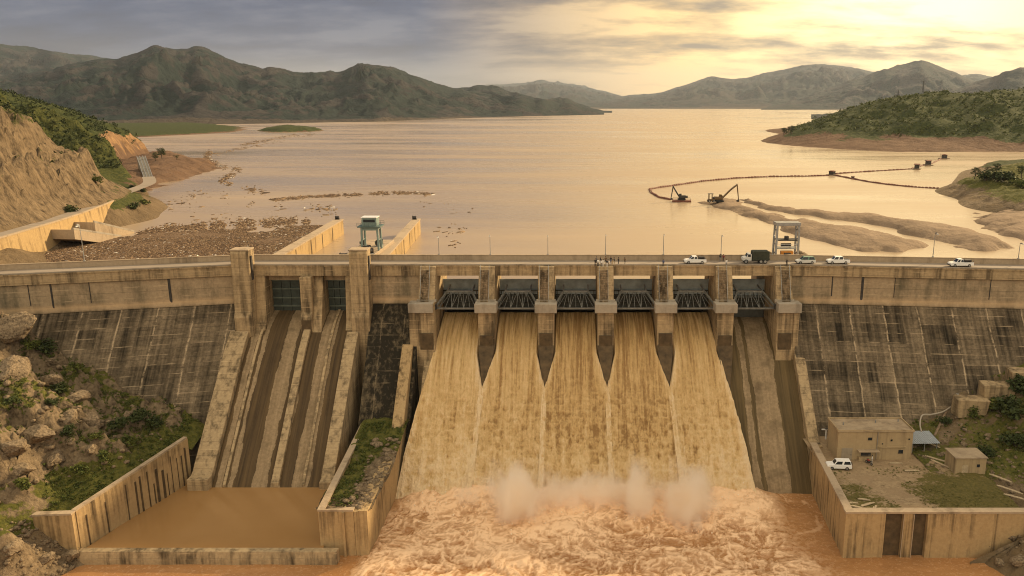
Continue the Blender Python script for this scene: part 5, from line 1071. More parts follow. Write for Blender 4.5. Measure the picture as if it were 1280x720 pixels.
# valve stand and pipes near the training wall
t = thing('valve_stand', 'pale pipe valve stand against the dam face left of the building', 'valve', (51.9 + 2.2, -21.4, 9.2)); MB().tube([(0, 0, 0), (0, 0, 2.2)], .18, 8).build('riser', M['offwhite'], t); MB().tube([(-1.0, 0, 2.2), (2.2, 0, 2.2)], .16, 8).build('cross_pipe', M['offwhite'], t); MB().tube([(0, 0, 2.36), (0, 0, 2.46)], .35, 12).build('hand_wheel', M['dark'], t)
def bent_pipe(label, pts, r, m):
    P_ = [Vector(p) for p in pts]; dense = []
    for i in range(len(P_) - 1):
        for q in range(6):
            u = q / 6; p0, p1, p2, p3 = P_[max(i-1, 0)], P_[i], P_[i+1], P_[min(i+2, len(P_)-1)]
            dense.append(0.5 * ((2*p1) + (p2 - p0)*u + (2*p0 - 5*p1 + 4*p2 - p3)*u*u + (3*p1 - p0 - 3*p2 + p3)*u**3))
    o = MB().tube(dense + [P_[-1]], r, 8).build('water_pipe', m, None, 0, True); tag(o, label, 'pipe', 'pipes on the right bank')
def F(px_, py_, z): 
    q = U(px_, py_, z=z); return (q.x, q.y, z)
bent_pipe('pale curved pipe looping at the dam foot behind the bluish shed', [F(1152, 540, 11.5), F(1150, 530, 12.6), F(1153, 519, 13.6), F(1165, 518, 13.8), F(1180, 514, 14.2), F(1192, 505, 15.2), F(1196, 496, 16.5)], .17, M['pale'])
bent_pipe('grey pipe bending across the right bank from the dam face', [F(1193, 492, 17.2), F(1210, 495, 16.9), F(1222, 491, 17.2), F(1220, 482, 18.2), F(1235, 480, 18.6), F(1246, 486, 18.0)], .2, M['galv'])
bent_pipe('long brown pipe lying down the slope behind the hut', [F(1190, 500, 15.5), F(1180, 520, 13.4), F(1168, 545, 10.8)], .28, M['wood'])

# ---- excavators and the floating boom
def excavator(name, label, pm, loc, rz, reach, barge=False):
    t = thing(name, label, 'excavator', loc, rz); z0 = 0.0
    if barge:
        MB().prism([(-4.6, .0), (-4.2, -.6), (4.2, -.6), (4.6, .0), (4.6, .75), (-4.6, .75)], 'y', -2.6, 2.6).build('pontoon', M['rust'], t, .1); z0 = .75
        r = MB(); 
        for y in (-2.4, 2.4): r.bar((-4.2, y, 1.7), (4.2, y, 1.7), .08)
        for y in (-2.4, 2.4):
            for x in (-4.2, -2, 2, 4.2): r.bar((x, y, .75), (x, y, 1.7), .08)
        r.build('railing', M['dark'], t)
    for s in (-1, 1):
        MB().prism([(-1.9, z0 + .45), (-1.6, z0 + .05), (1.6, z0 + .05), (1.9, z0 + .45), (1.6, z0 + .9), (-1.6, z0 + .9)], 'y', s * 1.2 - .3, s * 1.2 + .3).build('track', M['black'], t, .08)
    MB().box(-1.0, 1.0, -.9, .9, z0 + .4, z0 + 1.05).build('undercarriage', M['dark'], t, .05)
    MB().prism([(-2.3, z0 + 1.1), (1.5, z0 + 1.1), (1.5, z0 + 1.7), (.3, z0 + 2.25), (-1.9, z0 + 2.35), (-2.4, z0 + 1.9)], 'y', -1.35, 1.35).build('engine_house', pm, t, .1)
    cb = MB().prism([(.1, z0 + 1.72), (1.6, z0 + 1.72), (1.5, z0 + 2.6), (1.1, z0 + 3.2), (.1, z0 + 3.2)], 'y', .25, 1.3).build('cab', pm, t, .06); MB().box(.3, 1.2, 1.29, 1.33, z0 + 2.2, z0 + 3.0).build('window', M['glass'], cb); MB().prism([(1.53, z0 + 2.62), (1.16, z0 + 3.12), (1.18, z0 + 3.14), (1.56, z0 + 2.64)], 'y', .4, 1.15).build('windscreen', M['glass'], cb)
    MB().box(-2.9, -2.35, -1.25, 1.25, z0 + 1.1, z0 + 2.2).build('counterweight', M['dark'], t, .12)
    R1, R2 = reach
    P0, P1, P2_, P3_ = (1.2, -.2, z0 + 1.7), (R1 * .5 + 1.0, -.2, z0 + R2 * .72), (R1, -.2, z0 + R2), (R1 + .9, -.2, z0 + .9)
    MB().tube([P0, P1, P2_], [.42, .40, .26], 8).build('boom', pm, t); st = MB().tube([(P2_[0] - .15, -.2, P2_[2] + .5), P2_, P3_], [.2, .3, .2], 8).build('stick', pm, t)
    bk = MB().prism([(P3_[0] - .2, P3_[2] + .1), (P3_[0] + .3, P3_[2] + .2), (P3_[0] + .25, P3_[2] - .8), (P3_[0] - .75, P3_[2] - .85), (P3_[0] - .9, P3_[2] - .2)], 'y', -.75, .35).build('bucket', M['dark'], t, .06)
    MB().bar((1.0, -.2, z0 + 1.6), (P1[0] - .3, -.2, P1[2] - .5), .16).bar((P1[0], -.2, P1[2] + .5), (P2_[0], -.2, P2_[2] + .5), .14).build('cylinder', M['galv'], t); return t
q = U(852, 252, z=LAKE); e1 = excavator('barge_excavator', 'dark excavator on a reddish pontoon barge afloat at the boom end', M['dark'], (q.x, q.y, LAKE), math.pi - .12, (4.3, 6.6), True)
q = U(899, 251, z=LAKE + 1.7); e2 = excavator('long_reach_excavator', 'dark brown excavator with arched arm on the tip of the mud bar', M['yellow'], (q.x, q.y, LAKE + 1.2), .05, (7.6, 7.4)); e1.scale = (.92,) * 3
q = U(896, 251, z=LAKE + 1.6); t = thing('loader', 'brown wheeled loader with a tall roofed cab beside the excavator', 'loader', (q.x - 2.8, q.y - 2, LAKE + 1.2), .1)
MB().box(-1.5, 1.5, -.8, .8, .6, 1.4).build('chassis', M['yellow'], t, .1)
for s in (-.9, .9):
    for x in (-1.0, 1.0): wheel(t, x, s, .6, .4)

for x in (-1.2, .3):
    for y in (-.75, .6): MB().box(x, x + .22, y, y + .15, 1.4, 3.6).build('cab_post', M['yellow'], t)
MB().box(-1.4, .8, -.95, .95, 3.604, 3.8).build('roof', M['dark'], t, .04)
def boom(label, pix, n):
    pts = [Vector(U(a, b, z=LAKE)) for a, b in pix]; seg = [0]
    for a, b in zip(pts, pts[1:]): seg.append(seg[-1] + (b - a).length)
    t = thing('floating_boom', label, 'boom', pts[0], 0, 'float lines round the excavators'); o0 = Vector(pts[0])
    def at(s):
        for i in range(len(pts) - 1):
            if s <= seg[i + 1] or i == len(pts) - 2: return pts[i].lerp(pts[i + 1], (s - seg[i]) / (seg[i + 1] - seg[i]))
    Lt = seg[-1]; sp = Lt / n; base = MB().tube([(-.5, 0, .12), (-.42, 0, .12), (.42, 0, .12), (.5, 0, .12)], [.3, .62, .62, .3], 8).build('float', M['rust'], t, 0, True); me = base.data; bpy.data.objects.remove(base)
    for i in range(n):
        p, q = at(i * sp), at(min(Lt, i * sp + sp)); d = q - p; o = link('float', me, None, t, (p + q) / 2 - o0); o.rotation_euler = (0, 0, math.atan2(d.y, d.x) + .12 * math.sin(i * 2.3)); o.scale = (sp * .82, 1 + .2 * math.sin(i * 1.7), 1 + .15 * math.sin(i))
    MB().tube([at(Lt * i / 40) - o0 + Vector((0, 0, .1)) for i in range(41)], .14, 5).build('cable', M['dark'], t)
boom('rusty float line curling in a loop round the barge excavator up to the raft hub', [(838, 250), (824, 247), (814, 241), (812, 237), (822, 235), (850, 231), (880, 226.5), (920, 223), (965, 221), (1010, 220.5), (1036, 219.5)], 88)
boom('dark float line from the raft hub to the far shore huts', [(1044, 217.5), (1070, 215.5), (1105, 213.5), (1138, 211.5), (1150, 208), (1166, 204), (1178, 198)], 52)
boom('dark float line from the raft hub to the wooded promontory', [(1044, 219.5), (1062, 223), (1085, 227.5), (1110, 231), (1140, 234), (1165, 235.5), (1184, 236.5)], 50)
r0_ = None
for (a, b, lb) in ((1040, 219, 'raft with a dark hut where the float lines meet'), (1146, 211.5, 'small dark raft hut midway along the farther float line'), (1160, 206.5, 'dark raft hut nearer the far end of the farther float line'), (1180, 198.5, 'dark raft hut at the far shore end of the float line'), (1066, 223.5, 'tiny raft on the nearer float line right of the hub')):
    q = U(a, b, z=LAKE)
    if r0_ is None:
        r0_ = t = thing('raft', lb, 'raft', q, .2, 'rafts on the float lines'); MB().box(-3.2, 3.2, -2, 2, -.3, .45).build('deck', M['wood'], t, .05); MB().box(-1.6, 1.4, -1.2, 1.2, .452, 2.4).build('hut', M['dark'], t, .04); MB().prism([(-1.9, 2.404), (1.7, 2.404), (1.7, 2.55), (-.1, 3.0), (-1.9, 2.55)], 'y', -1.5, 1.5).build('roof', M['rust'], t)
        MB().bar((2.4, 0, .45), (2.4, 0, 3.2), .12).build('mast', M['dark'], t)
    else: t = copy_tree(r0_); t.location = q; t['label'] = lb
    t.rotation_euler = (0, 0, a * .7); t.scale = (.55,) * 3 if a == 1066 else ((1.0,) * 3 if a == 1040 else (1.25,) * 3)
# ---- pylons behind the right hill
for a, b, y_, h_, lb in ((1153, 120, 1250, 22, 'taller lattice pylon on the skyline of the right hill'), (1122, 125, 1500, 17, 'shorter lattice pylon left of the taller one on the right hill')):
    q = U(a, b, y=y_ - 182); t = thing('pylon', lb, 'pylon', (q.x, q.y, q.z - 8), 0, 'pylons on the right hill'); b_ = MB(); wb = 2.0; h_ += 8
    for sx in (-1, 1):
        for sy in (-1, 1): b_.bar((sx * wb, sy * wb, -30), (sx * .45, sy * .45, h_), .22)
    for z in np.linspace(0, h_ * .95, 8):
        s = wb + (.45 - wb) * z / h_; s2 = wb + (.45 - wb) * min(h_, z + h_ / 8) / h_
        b_.bar((-s, -s, z), (s2, -s2, z + h_ / 8), .12).bar((s, -s, z), (-s2, -s2, z + h_ / 8), .12).bar((-s, s, z), (s2, s2, z + h_ / 8), .12)
    b_.build('tower', M['dark'], t); ca = MB()
    for z in (.72, .84, .96): ca.bar((-4.2, 0, h_ * z), (4.2, 0, h_ * z), .22)
    ca.build('cross_arm', M['dark'], t)
# ================================================================== vegetation, rocks, debris, spray, air
def leaf_quads(cs, rs, per, size, seed=0, flat=0.75):
    g = np.random.default_rng(seed); n = len(cs); cs = np.repeat(np.asarray(cs, float), per, 0); rs = np.repeat(np.asarray(rs, float), per, 0); m = len(cs)
    d = g.normal(size=(m, 3)); d /= np.linalg.norm(d, axis=1, keepdims=True); r = g.random((m, 1)) ** 0.45; c = cs + d * r * rs
    nrm = d * 0.8 + g.normal(size=(m, 3)) * 0.7; nrm[:, 2] += .35; nrm /= np.linalg.norm(nrm, axis=1, keepdims=True)
    a = np.cross(nrm, g.normal(size=(m, 3))); a /= np.linalg.norm(a, axis=1, keepdims=True); b = np.cross(nrm, a)
    s = (size * (0.6 + 0.8 * g.random((m, 1)))) * (rs.mean(1, keepdims=True) ** .35); a *= s; b *= s * flat
    v = np.stack([c - a, c - b * .8, c + a, c + b * .8], 1).reshape(-1, 3); return v, np.arange(4 * m).reshape(-1, 4)
def scatter(name, label, cat, m, cs, rs, per, size, seed=1):
    v, f = leaf_quads(cs, rs, per, size, seed); o = link(name, np_mesh(name, v, f), m); tag(o, label, cat, kind='stuff'); return o
# far hill cover: uncountable scrub and trees on the slopes
def cover(hf, x0, x1, y0, y1, n, keep, rad, seed):
    g = np.random.default_rng(seed); x = g.uniform(x0, x1, n); y = g.uniform(y0, y1, n); z = hf(x, y); e = 2.0
    sl = np.hypot((hf(x + e, y) - z) / e, (hf(x, y + e) - z) / e); k_ = keep(x, y, z, sl, g); x, y, z = x[k_], y[k_], z[k_]
    r = rad[0] + (rad[1] - rad[0]) * g.random(len(x)) ** 2; return np.stack([x, y, z + r * .35], 1), np.stack([r, r, r * .85], 1)
cs, rs = cover(f_hill, -700, -215, 240, 900, 26000, lambda x, y, z, s, g: (z > 41) & (s < 1.6) & (g.random(len(x)) < .35 + .75 * fbm(x / 25, y / 25, o=3, s=77)), (.8, 2.8), 5); pt = np.array(P3(168, 190, z=46)); kk = np.exp(-(((cs[:, 0] - pt[0]) / 22) ** 2 + ((cs[:, 1] - pt[1]) / 50) ** 2)) < .5; cs, rs = cs[kk], rs[kk]
scatter('hillside_scrub', 'dense dark green scrub covering the hill behind the rock cutting', 'scrub', M['leafd'], cs, rs, 22, .55, 6)
cs, rs = cover(f_rh, 170, 850, 440, 1200, 15000, lambda x, y, z, s, g: (z > 44 + 10 * fbm(x / 40, y / 40, o=2, s=79)) & (g.random(len(x)) < .2 + .8 * fbm(x / 30, y / 30, o=3, s=78)), (1.2, 4.4), 7)
scatter('hillside_scrub', 'green scrub and small trees covering the wooded hill on the right shore', 'scrub', M['leaf'], cs, rs, 20, .6, 8)
cs, rs = cover(f_cut, -335, -150, -50, 280, 17000, lambda x, y, z, s, g: (((z > 66) & (x < -205)) | ((y > 165) & (z > 46)) | ((s < .55) & (z > 46) & (g.random(len(x)) < .25))) & (g.random(len(x)) < .7), (.5, 2.3), 9)
scatter('cliff_scrub', 'dark scrub on the ledges and top of the rock cutting', 'scrub', M['leafd'], cs, rs, 24, .42, 10)
cs, rs = cover(f_lb, -150, -82, -75, -12, 16000, lambda x, y, z, s, g: (z > 8) & (s < 1.0) & (veg_lb(x, y, z, s) + .9 * (fbm(x / 5, y / 5, o=3, s=81) - .5) > .40) & (x < -82.5 + .277 * np.minimum(0, y + 26.5)), (.15, .65), 11)
scatter('ground_cover', 'low grass and weeds between the rocks of the left bank', 'grass', M['leaf'], cs, rs, 26, .2, 12)
cs, rs = cover(f_rb, 71, 150, -60, -12, 5000, lambda x, y, z, s, g: (z > 9.4) & (s < 1.1) & (g.random(len(x)) < .8 * fbm(x / 6, y / 6, o=3, s=83)), (.15, .6), 13)
scatter('ground_cover', 'weeds and creepers on the slope of the right bank', 'grass', M['leaf'], cs, rs, 26, .22, 14)
g = np.random.default_rng(15); x = g.uniform(-45.6, -36.8, 900); y = g.uniform(-50, -18, 900); kz = fbm(x / 4, y / 4, o=3, s=402); kp = (x + 4 * kz < -38.4) | (y > -27); x, y = x[kp], y[kp]; z = 8.6 + 3.2 * sstep(-34, -18, y); r = g.uniform(.15, .5, len(x))
scatter('ground_cover', 'green grass tufts on the strip between still basin and falling water', 'grass', M['leaf'], np.stack([x, y, z + .1], 1), np.stack([r, r, r * .6], 1), 24, .2, 16)
x = g.uniform(50, 80, 900); y = g.uniform(-50.5, -33, 900); kp = (fbm(x / 4, y / 3, o=3, s=404) + .25 * sstep(-40, -48, y) > .58) & (np.abs(x - 58 + (y + 40) * .35) > 2.4); x, y = x[kp], y[kp]; r = g.uniform(.1, .3, len(x))
scatter('yard_grass', 'short olive grass growing over parts of the yard', 'grass', M['dry'], np.stack([x, y, f_yard(x, y) + .08], 1), np.stack([r, r, r * .5], 1), 22, .13, 17)
# shrubs that stand out
def f_point(X, Y):
    return np.maximum(f_hill(X, Y), mound_h['brown_point'](X, Y))
def shrub_kind(seed, m):
    g = np.random.default_rng(seed); n = 9; a = g.uniform(0, 6.28, n); rr = g.uniform(0, .75, n); cs = np.stack([np.cos(a) * rr, np.sin(a) * rr, g.uniform(.25, .85, n)], 1); rs = np.stack([g.uniform(.3, .5, n)] * 3, 1)
    v, f = leaf_quads(cs, rs, 60, .16, seed); me = np_mesh('foliage', v, f); me.materials.append(m); st = MB()
    for i in range(5): st.tube([(0, 0, -.2), (cs[i][0] * .5, cs[i][1] * .5, cs[i][2] * .5), tuple(cs[i])], [.05, .035, .015], 5)
    so = st.build('stem', M['bark']); sm = so.data; bpy.data.objects.remove(so); return me, sm
kinds = [shrub_kind(s, M['leaf'] if s % 2 else M['leafd']) for s in (21, 22, 23, 24)]
def shrub(label, px_, py_, hf, s, k_, yz=None, grp=None):
    # meet the line of sight with the ground
    a = U(px_, py_, y=0); d = (a - CAM).normalized(); tt = np.arange(60, 900, .5); P_ = np.array(CAM)[None] + tt[:, None] * np.array(d)[None]; hz = hf(P_[:, 0], P_[:, 1]); i = np.argmax(P_[:, 2] < hz); p = P_[i]
    t = thing('shrub', label, 'shrub', (p[0], p[1], float(hf(p[0], p[1]))), px_ * .37, grp); link('foliage', kinds[k_][0], None, t); link('stem', kinds[k_][1], None, t); t.scale = (s, s, s * .8); return t
GL = 'shrubs among the rocks of the left bank'
for a, b, s, k_, lb in ((58, 440, 3.0, 1, 'big dark green shrub below the top rock outcrop on the left bank'), (40, 437, 2.2, 0, 'green shrub touching the left side of the big dark one'), (98, 468, 2.0, 0, 'green shrub below the wedge shaped concrete block'), (75, 492, 2.0, 1, 'dark shrub in the middle of the left rocks'), (62, 508, 1.7, 3, 'dark shrub just below another in the middle of the left rocks'),
                       (150, 538, 2.6, 1, 'dark shrub in the hollow below the flat topped concrete block'), (175, 528, 2.8, 3, 'dark shrub hugging the dam foot right of the flat topped block'), (195, 535, 2.4, 1, 'dark shrub nearest the top end of the basin wall'), (165, 556, 2.2, 0, 'bright green shrub in front of the dark hollow shrubs'), (130, 575, 2.0, 2, 'green shrub on the grass slope above the basin wall'),
                       (100, 590, 1.9, 0, 'green shrub halfway down the grass slope'), (85, 545, 2.0, 1, 'dark shrub behind the lowest pale boulders'), (30, 610, 2.0, 2, 'green shrub low on the left edge grass'), (20, 520, 1.8, 3, 'dark shrub on the left edge below the rock face'), (8, 385, 2.4, 1, 'dark shrub where the dam wing meets the top rock'), (120, 555, 1.6, 0, 'small green shrub between boulders mid slope')):
    shrub(lb, a, b, f_lb, s, k_, grp=GL)
for a, b, s, k_, lb in ((1262, 520, 4.6, 1, 'large dark green shrub at the right edge below the dam'), (1240, 512, 3.4, 0, 'green shrub left of the large dark one on the right bank'), (1272, 560, 3.2, 3, 'dark shrub at the right edge behind the hut'), (1232, 572, 2.4, 1, 'dark shrub beside the right wall of the hut'), (1215, 520, 2.4, 2, 'green shrub below the bent grey pipe'), (1182, 530, 1.8, 1, 'small dark shrub at the dam foot between two pipes'), (1275, 490, 3.6, 1, 'dark shrub high on the right bank against the dam face')):
    shrub(lb, a, b, f_rb, s, k_, grp='shrubs on the right bank')
for a, b, s, k_, lb in ((88, 268, 3.2, 1, 'dark shrub at the foot of the rock cutting beside the bank road'), (168, 262, 3.0, 1, 'dark shrub in the bend of the bank road'), (182, 256, 2.6, 0, 'green shrub right of the dark one in the road bend'), (178, 240, 3.0, 1, 'dark shrub on the lake side of the bank road'), (165, 236, 2.4, 3, 'dark shrub near the far end of the bank road'), (120, 230, 2.6, 0, 'green shrub on the ledge of the rock cutting')):
    shrub(lb, a, b, f_cut, s, k_, grp='shrubs by the bank road')
for a, b, s, k_, lb in ((1232, 226, 4.800000000000001, 1, 'dark shrub left of centre on the promontory'), (1246, 226, 5.4, 3, 'dark shrub in the centre of the promontory'), (1262, 228, 5.1, 1, 'dark shrub right of centre on the promontory'), (1278, 235, 5.4, 0, 'green shrub at the right edge of the promontory')):
    shrub(lb, a, b, f_pr, s, k_, grp='shrubs on the promontory')
def tree(label, px_, py_, hf, h, seed, wide=1.0, m='leafd', grp=None):
    a = U(px_, py_, y=0); d = (a - CAM).normalized(); tt = np.arange(60, 1500, .5); P_ = np.array(CAM)[None] + tt[:, None] * np.array(d)[None]; hz = hf(P_[:, 0], P_[:, 1]); i = np.argmax(P_[:, 2] < hz); p = P_[i]
    t = thing('tree', label, 'tree', (p[0], p[1], float(hf(p[0], p[1])) - .1), seed, grp); g = np.random.default_rng(seed); tr = MB(); tr.tube([(0, 0, -.3), (.05 * h, 0, h * .25), (.03 * h, .02 * h, h * .5), (0, 0, h * .8)], [h * .045, h * .034, h * .024, h * .01], 8); n = 9; cs = []
    for i in range(n):
        an = 2.4 * i + g.random(); rr = h * .26 * wide * (0.45 + .6 * g.random()); z = h * (.42 + .5 * i / n); e = (math.cos(an) * rr, math.sin(an) * rr, z); tr.tube([(0.02 * h, 0, z * .72), (e[0] * .6, e[1] * .6, z * .92), e], [h * .016, h * .01, h * .005], 5); cs.append(e)
    cs.append((0, 0, h * .9)); tr.build('trunk', M['bark'], t); cs = np.array(cs); rs = np.stack([g.uniform(.12, .2, len(cs)) * h * wide] * 2 + [g.uniform(.09, .15, len(cs)) * h], 1); v, f = leaf_quads(cs, rs, 90, .032 * h, seed); link('crown', np_mesh('crown', v, f), M[m], t); return t
tree('larger of two dark trees standing on the brown point by the slipway', 203, 199, f_point, 7.6, 3, 1.3); tree('smaller dark tree left of its larger neighbour on the brown point', 195, 202, f_point, 6.0, 4, 1.3); tree('low dark tree at the right of the pair on the brown point', 221, 200, f_point, 3.4, 5, 1.6)
tree('lone round tree on the left shoulder of the promontory', 1218, 223, f_pr, 5.6, 6, 1.3, grp='trees on the promontory'); tree('dark tree left of the middle on top of the promontory', 1236, 221, f_pr, 5.0, 7, 1.4, grp='trees on the promontory'); tree('tallest dark tree in the middle of the promontory top', 1246, 219, f_pr, 5.8, 8, 1.3, grp='trees on the promontory'); tree('dark tree at the right edge of the promontory', 1277, 222, f_pr, 5.8, 9, 1.4, grp='trees on the promontory')
tree('small tree at the water tip of the wooded right hill', 980, 169, f_rh, 9, 10, 1.2, grp='trees at the hill tip'); tree('small tree just right of the one at the hill tip', 989, 168, f_rh, 10, 11, 1.2, grp='trees at the hill tip')
# boulders and outcrops
def rock_mesh(seed, sub=4):
    bm = bmesh.new(); bmesh.ops.create_icosphere(bm, subdivisions=5, radius=1.0); P_ = np.array([v.co[:] for v in bm.verts]); s = seed * 7.3
    g = np.random.default_rng(seed)
    for _ in range(11):
        n_ = g.normal(size=3); n_ /= np.linalg.norm(n_); dd = P_ @ n_; lim = g.uniform(.55, .85); P_ -= np.maximum(dd - lim, 0)[:, None] * n_[None] * .92
    r = 1 + .45 * (fbm(P_[:, 0] * 1.6 + s, P_[:, 1] * 1.6, P_[:, 2] * 1.6, 5, seed) - .5) + .28 * np.abs(fbm(P_[:, 0] * 4 + s, P_[:, 1] * 4, P_[:, 2] * 7, 5, seed + 3, .65) - .5); P_ *= r[:, None]
    for v, c in zip(bm.verts, P_): v.co = c
    me = bpy.data.meshes.new('boulder'); bm.to_mesh(me); bm.free()
    for p in me.polygons: p.use_smooth = True
    return me
k = NT('pale_boulder'); n = k.noise(0.6, 9, .65); n2 = k.noise(2.6, 7, .65); k.bump(k.math('ADD', n, n2), .7, .35); M['boulder'] = k.fin(k.mix(k.ramp(n2, [(.36, 0.0), (.6, 1.0)]), k.ramp(n, [(.35, (.05, .036, .023)), (.65, (.15, .11, .07))]), (.27, .205, .13)), .92, spec=.2)
rms = [rock_mesh(s) for s in (1, 2, 3, 4)]
for me in rms: me.materials.append(M['boulder'])
def boulder(label, px_, py_, hf, s, i, grp):
    s *= .72
    a = U(px_, py_, y=0); d = (a - CAM).normalized(); tt = np.arange(60, 600, .5); P_ = np.array(CAM)[None] + tt[:, None] * np.array(d)[None]; hz = hf(P_[:, 0], P_[:, 1]); j = np.argmax(P_[:, 2] < hz); p = P_[j]
    o = link('boulder', rms[i % 4], None, None, (p[0], p[1], float(hf(p[0], p[1])) - s * .10)); o.scale = (s * 1.35, s * .95, s * .8); o.rotation_euler = (.3 * math.sin(px_), .3 * math.cos(py_), px_ * .7); tag(o, label, 'boulder', grp)
GB = 'boulders on the left bank'
for a, b, s, i, lb in ((14, 415, 6.0, 0, 'big pale rock at the top left, under the dam wing'), (20, 468, 4.6, 1, 'broad pale rock below the topmost outcrop on the left edge'), (58, 478, 3.4, 2, 'pale rock right of the broad one, mid left bank'), (66, 452, 1.9, 3, 'rounded tan boulder beside the big dark shrub'), (100, 498, 2.6, 1, 'pale boulder between the dark shrubs mid slope'), (112, 530, 3.2, 0, 'large pale boulder in the middle of the left bank'),
                       (88, 528, 2.4, 2, 'boulder left of the large pale one mid bank'), (45, 545, 3.0, 3, 'pale rock on the lower left slope'), (70, 572, 2.6, 0, 'rock below the dark shrub of the lower slope'), (14, 560, 2.8, 1, 'rock at the left edge of the lower slope'), (115, 563, 1.8, 2, 'small pale rock near the green shrub above the wall'), (28, 590, 2.0, 3, 'small rock low at the left edge'), (160, 523, 1.8, 1, 'pale slab of rock below the flat topped concrete block'), (85, 697, 2.2, 2, 'large smooth boulder at the waterline by the basin corner'), (55, 700, 1.9, 0, 'boulder left of the smooth one at the waterline'), (20, 690, 2.0, 1, 'boulder in the bottom left corner')):
    boulder(lb, a, b, f_lb, s, i, GB)
for a, b, s, i, lb in ((1240, 684, 1.6, 0, 'boulder at the foot of the yard wall end on the right'), (1262, 672, 1.9, 1, 'boulder higher on the right waterside slope'), (1275, 700, 1.8, 2, 'boulder in the bottom right corner'), (1250, 706, 1.3, 3, 'boulder at the right waterline'), (1235, 545, 1.1, 0, 'pale rock on the slope above the hut'), (1205, 555, 1.0, 1, 'rock behind the hut roof')):
    boulder(lb, a, b, f_rb, s, i, 'boulders on the right bank')
# loose stones on both water edges
def stones(name, label, cs, rs, m, seed):
    g = np.random.default_rng(seed); base = bmesh.new(); bmesh.ops.create_icosphere(base, subdivisions=1, radius=1.0); V = np.array([v.co[:] for v in base.verts]); Fc = np.array([[v.index for v in f.verts] for f in base.faces]); base.free(); n = len(cs)
    jit = 1 + .35 * (g.random((n, len(V), 1)) - .5); ang = g.uniform(0, 6.28, n); ca, sa = np.cos(ang)[:, None], np.sin(ang)[:, None]
    Vv = V[None] * jit * np.asarray(rs)[:, None, :]; xr = Vv[..., 0] * ca - Vv[..., 1] * sa; yr = Vv[..., 0] * sa + Vv[..., 1] * ca; Vv = np.stack([xr, yr, Vv[..., 2]], -1) + np.asarray(cs)[:, None, :]
    F_ = (Fc[None] + (np.arange(n) * len(V))[:, None, None]).reshape(-1, 3); o = link(name, np_mesh(name, Vv.reshape(-1, 3), F_), m); tag(o, label, 'stones', kind='stuff')
g = np.random.default_rng(51); x = g.uniform(-125, -88, 5000); y = g.uniform(-80, -53.6, 5000); z = f_lb(x, y); kp = (z < 8.6) & (z > -.5); x, y, z = x[kp], y[kp], z[kp]; r = .08 + .5 * g.random(len(x)) ** 4
stones('rubble', 'loose pale stones on the slope in the bottom left corner', np.stack([x, y, z], 1), np.stack([r * 1.3, r, r * .7], 1), M['boulder'], 52)
x = g.uniform(78, 125, 3500); y = g.uniform(-80, -50, 3500); z = f_rb(x, y); kp = (z < 8) & (z > -.5) & ((y < -53) | (x > 83)); x, y, z = x[kp], y[kp], z[kp]; r = .08 + .5 * g.random(len(x)) ** 4
stones('rubble', 'loose stones on the slope in the bottom right corner', np.stack([x, y, z], 1), np.stack([r * 1.3, r, r * .7], 1), M['boulder'], 53)
x = g.uniform(-165, -84, 2600); y = g.uniform(-70, -14, 2600); z = f_lb(x, y); kp = (z > 11) & (x < -82.5 + .277 * np.minimum(0, y + 26.5)); x, y, z = x[kp], y[kp], z[kp]; r = .06 + .7 * g.random(len(x)) ** 5
stones('rubble', 'scattered loose stones over the left rocky bank', np.stack([x, y, z], 1), np.stack([r * 1.3, r, r * .8], 1), M['boulder'], 54)
x = g.uniform(70.5, 105, 900); y = g.uniform(-50, -18, 900); z = f_rb(x, y); r = .06 + .55 * g.random(len(x)) ** 4
stones('rubble', 'broken stone and concrete bits on the right bank', np.stack([x, y, z], 1), np.stack([r * 1.5, r, r * .6], 1), M['boulder'], 55)
x = g.uniform(-42, -36.8, 170); y = g.uniform(-50.5, -24, 170); r = .15 + .6 * g.random(170) ** 3; z = 8.75 + 3.2 * sstep(-34, -18, y)
stones('rubble', 'pale rubble along the right side of the grassy strip', np.stack([x, y, z], 1), np.stack([r * 1.4, r, r * .6], 1), M['boulder'], 56)
x = g.uniform(44.8, 57.2, 120); y = g.uniform(9.2, 13, 120); kp = np.abs(x - 51.6) > 3.0; x, y = x[kp], y[kp]; r = .2 + .6 * g.random(len(x)) ** 2; z = 42.9 + np.maximum(0, 1.0 - np.abs(np.abs(x - 51) - 4.2) * .35)
stones('rubble', 'heaps of rubble beside the pale steel gantry', np.stack([x, y, z], 1), np.stack([r * 1.3, r, r * .8], 1), M['boulder'], 57)
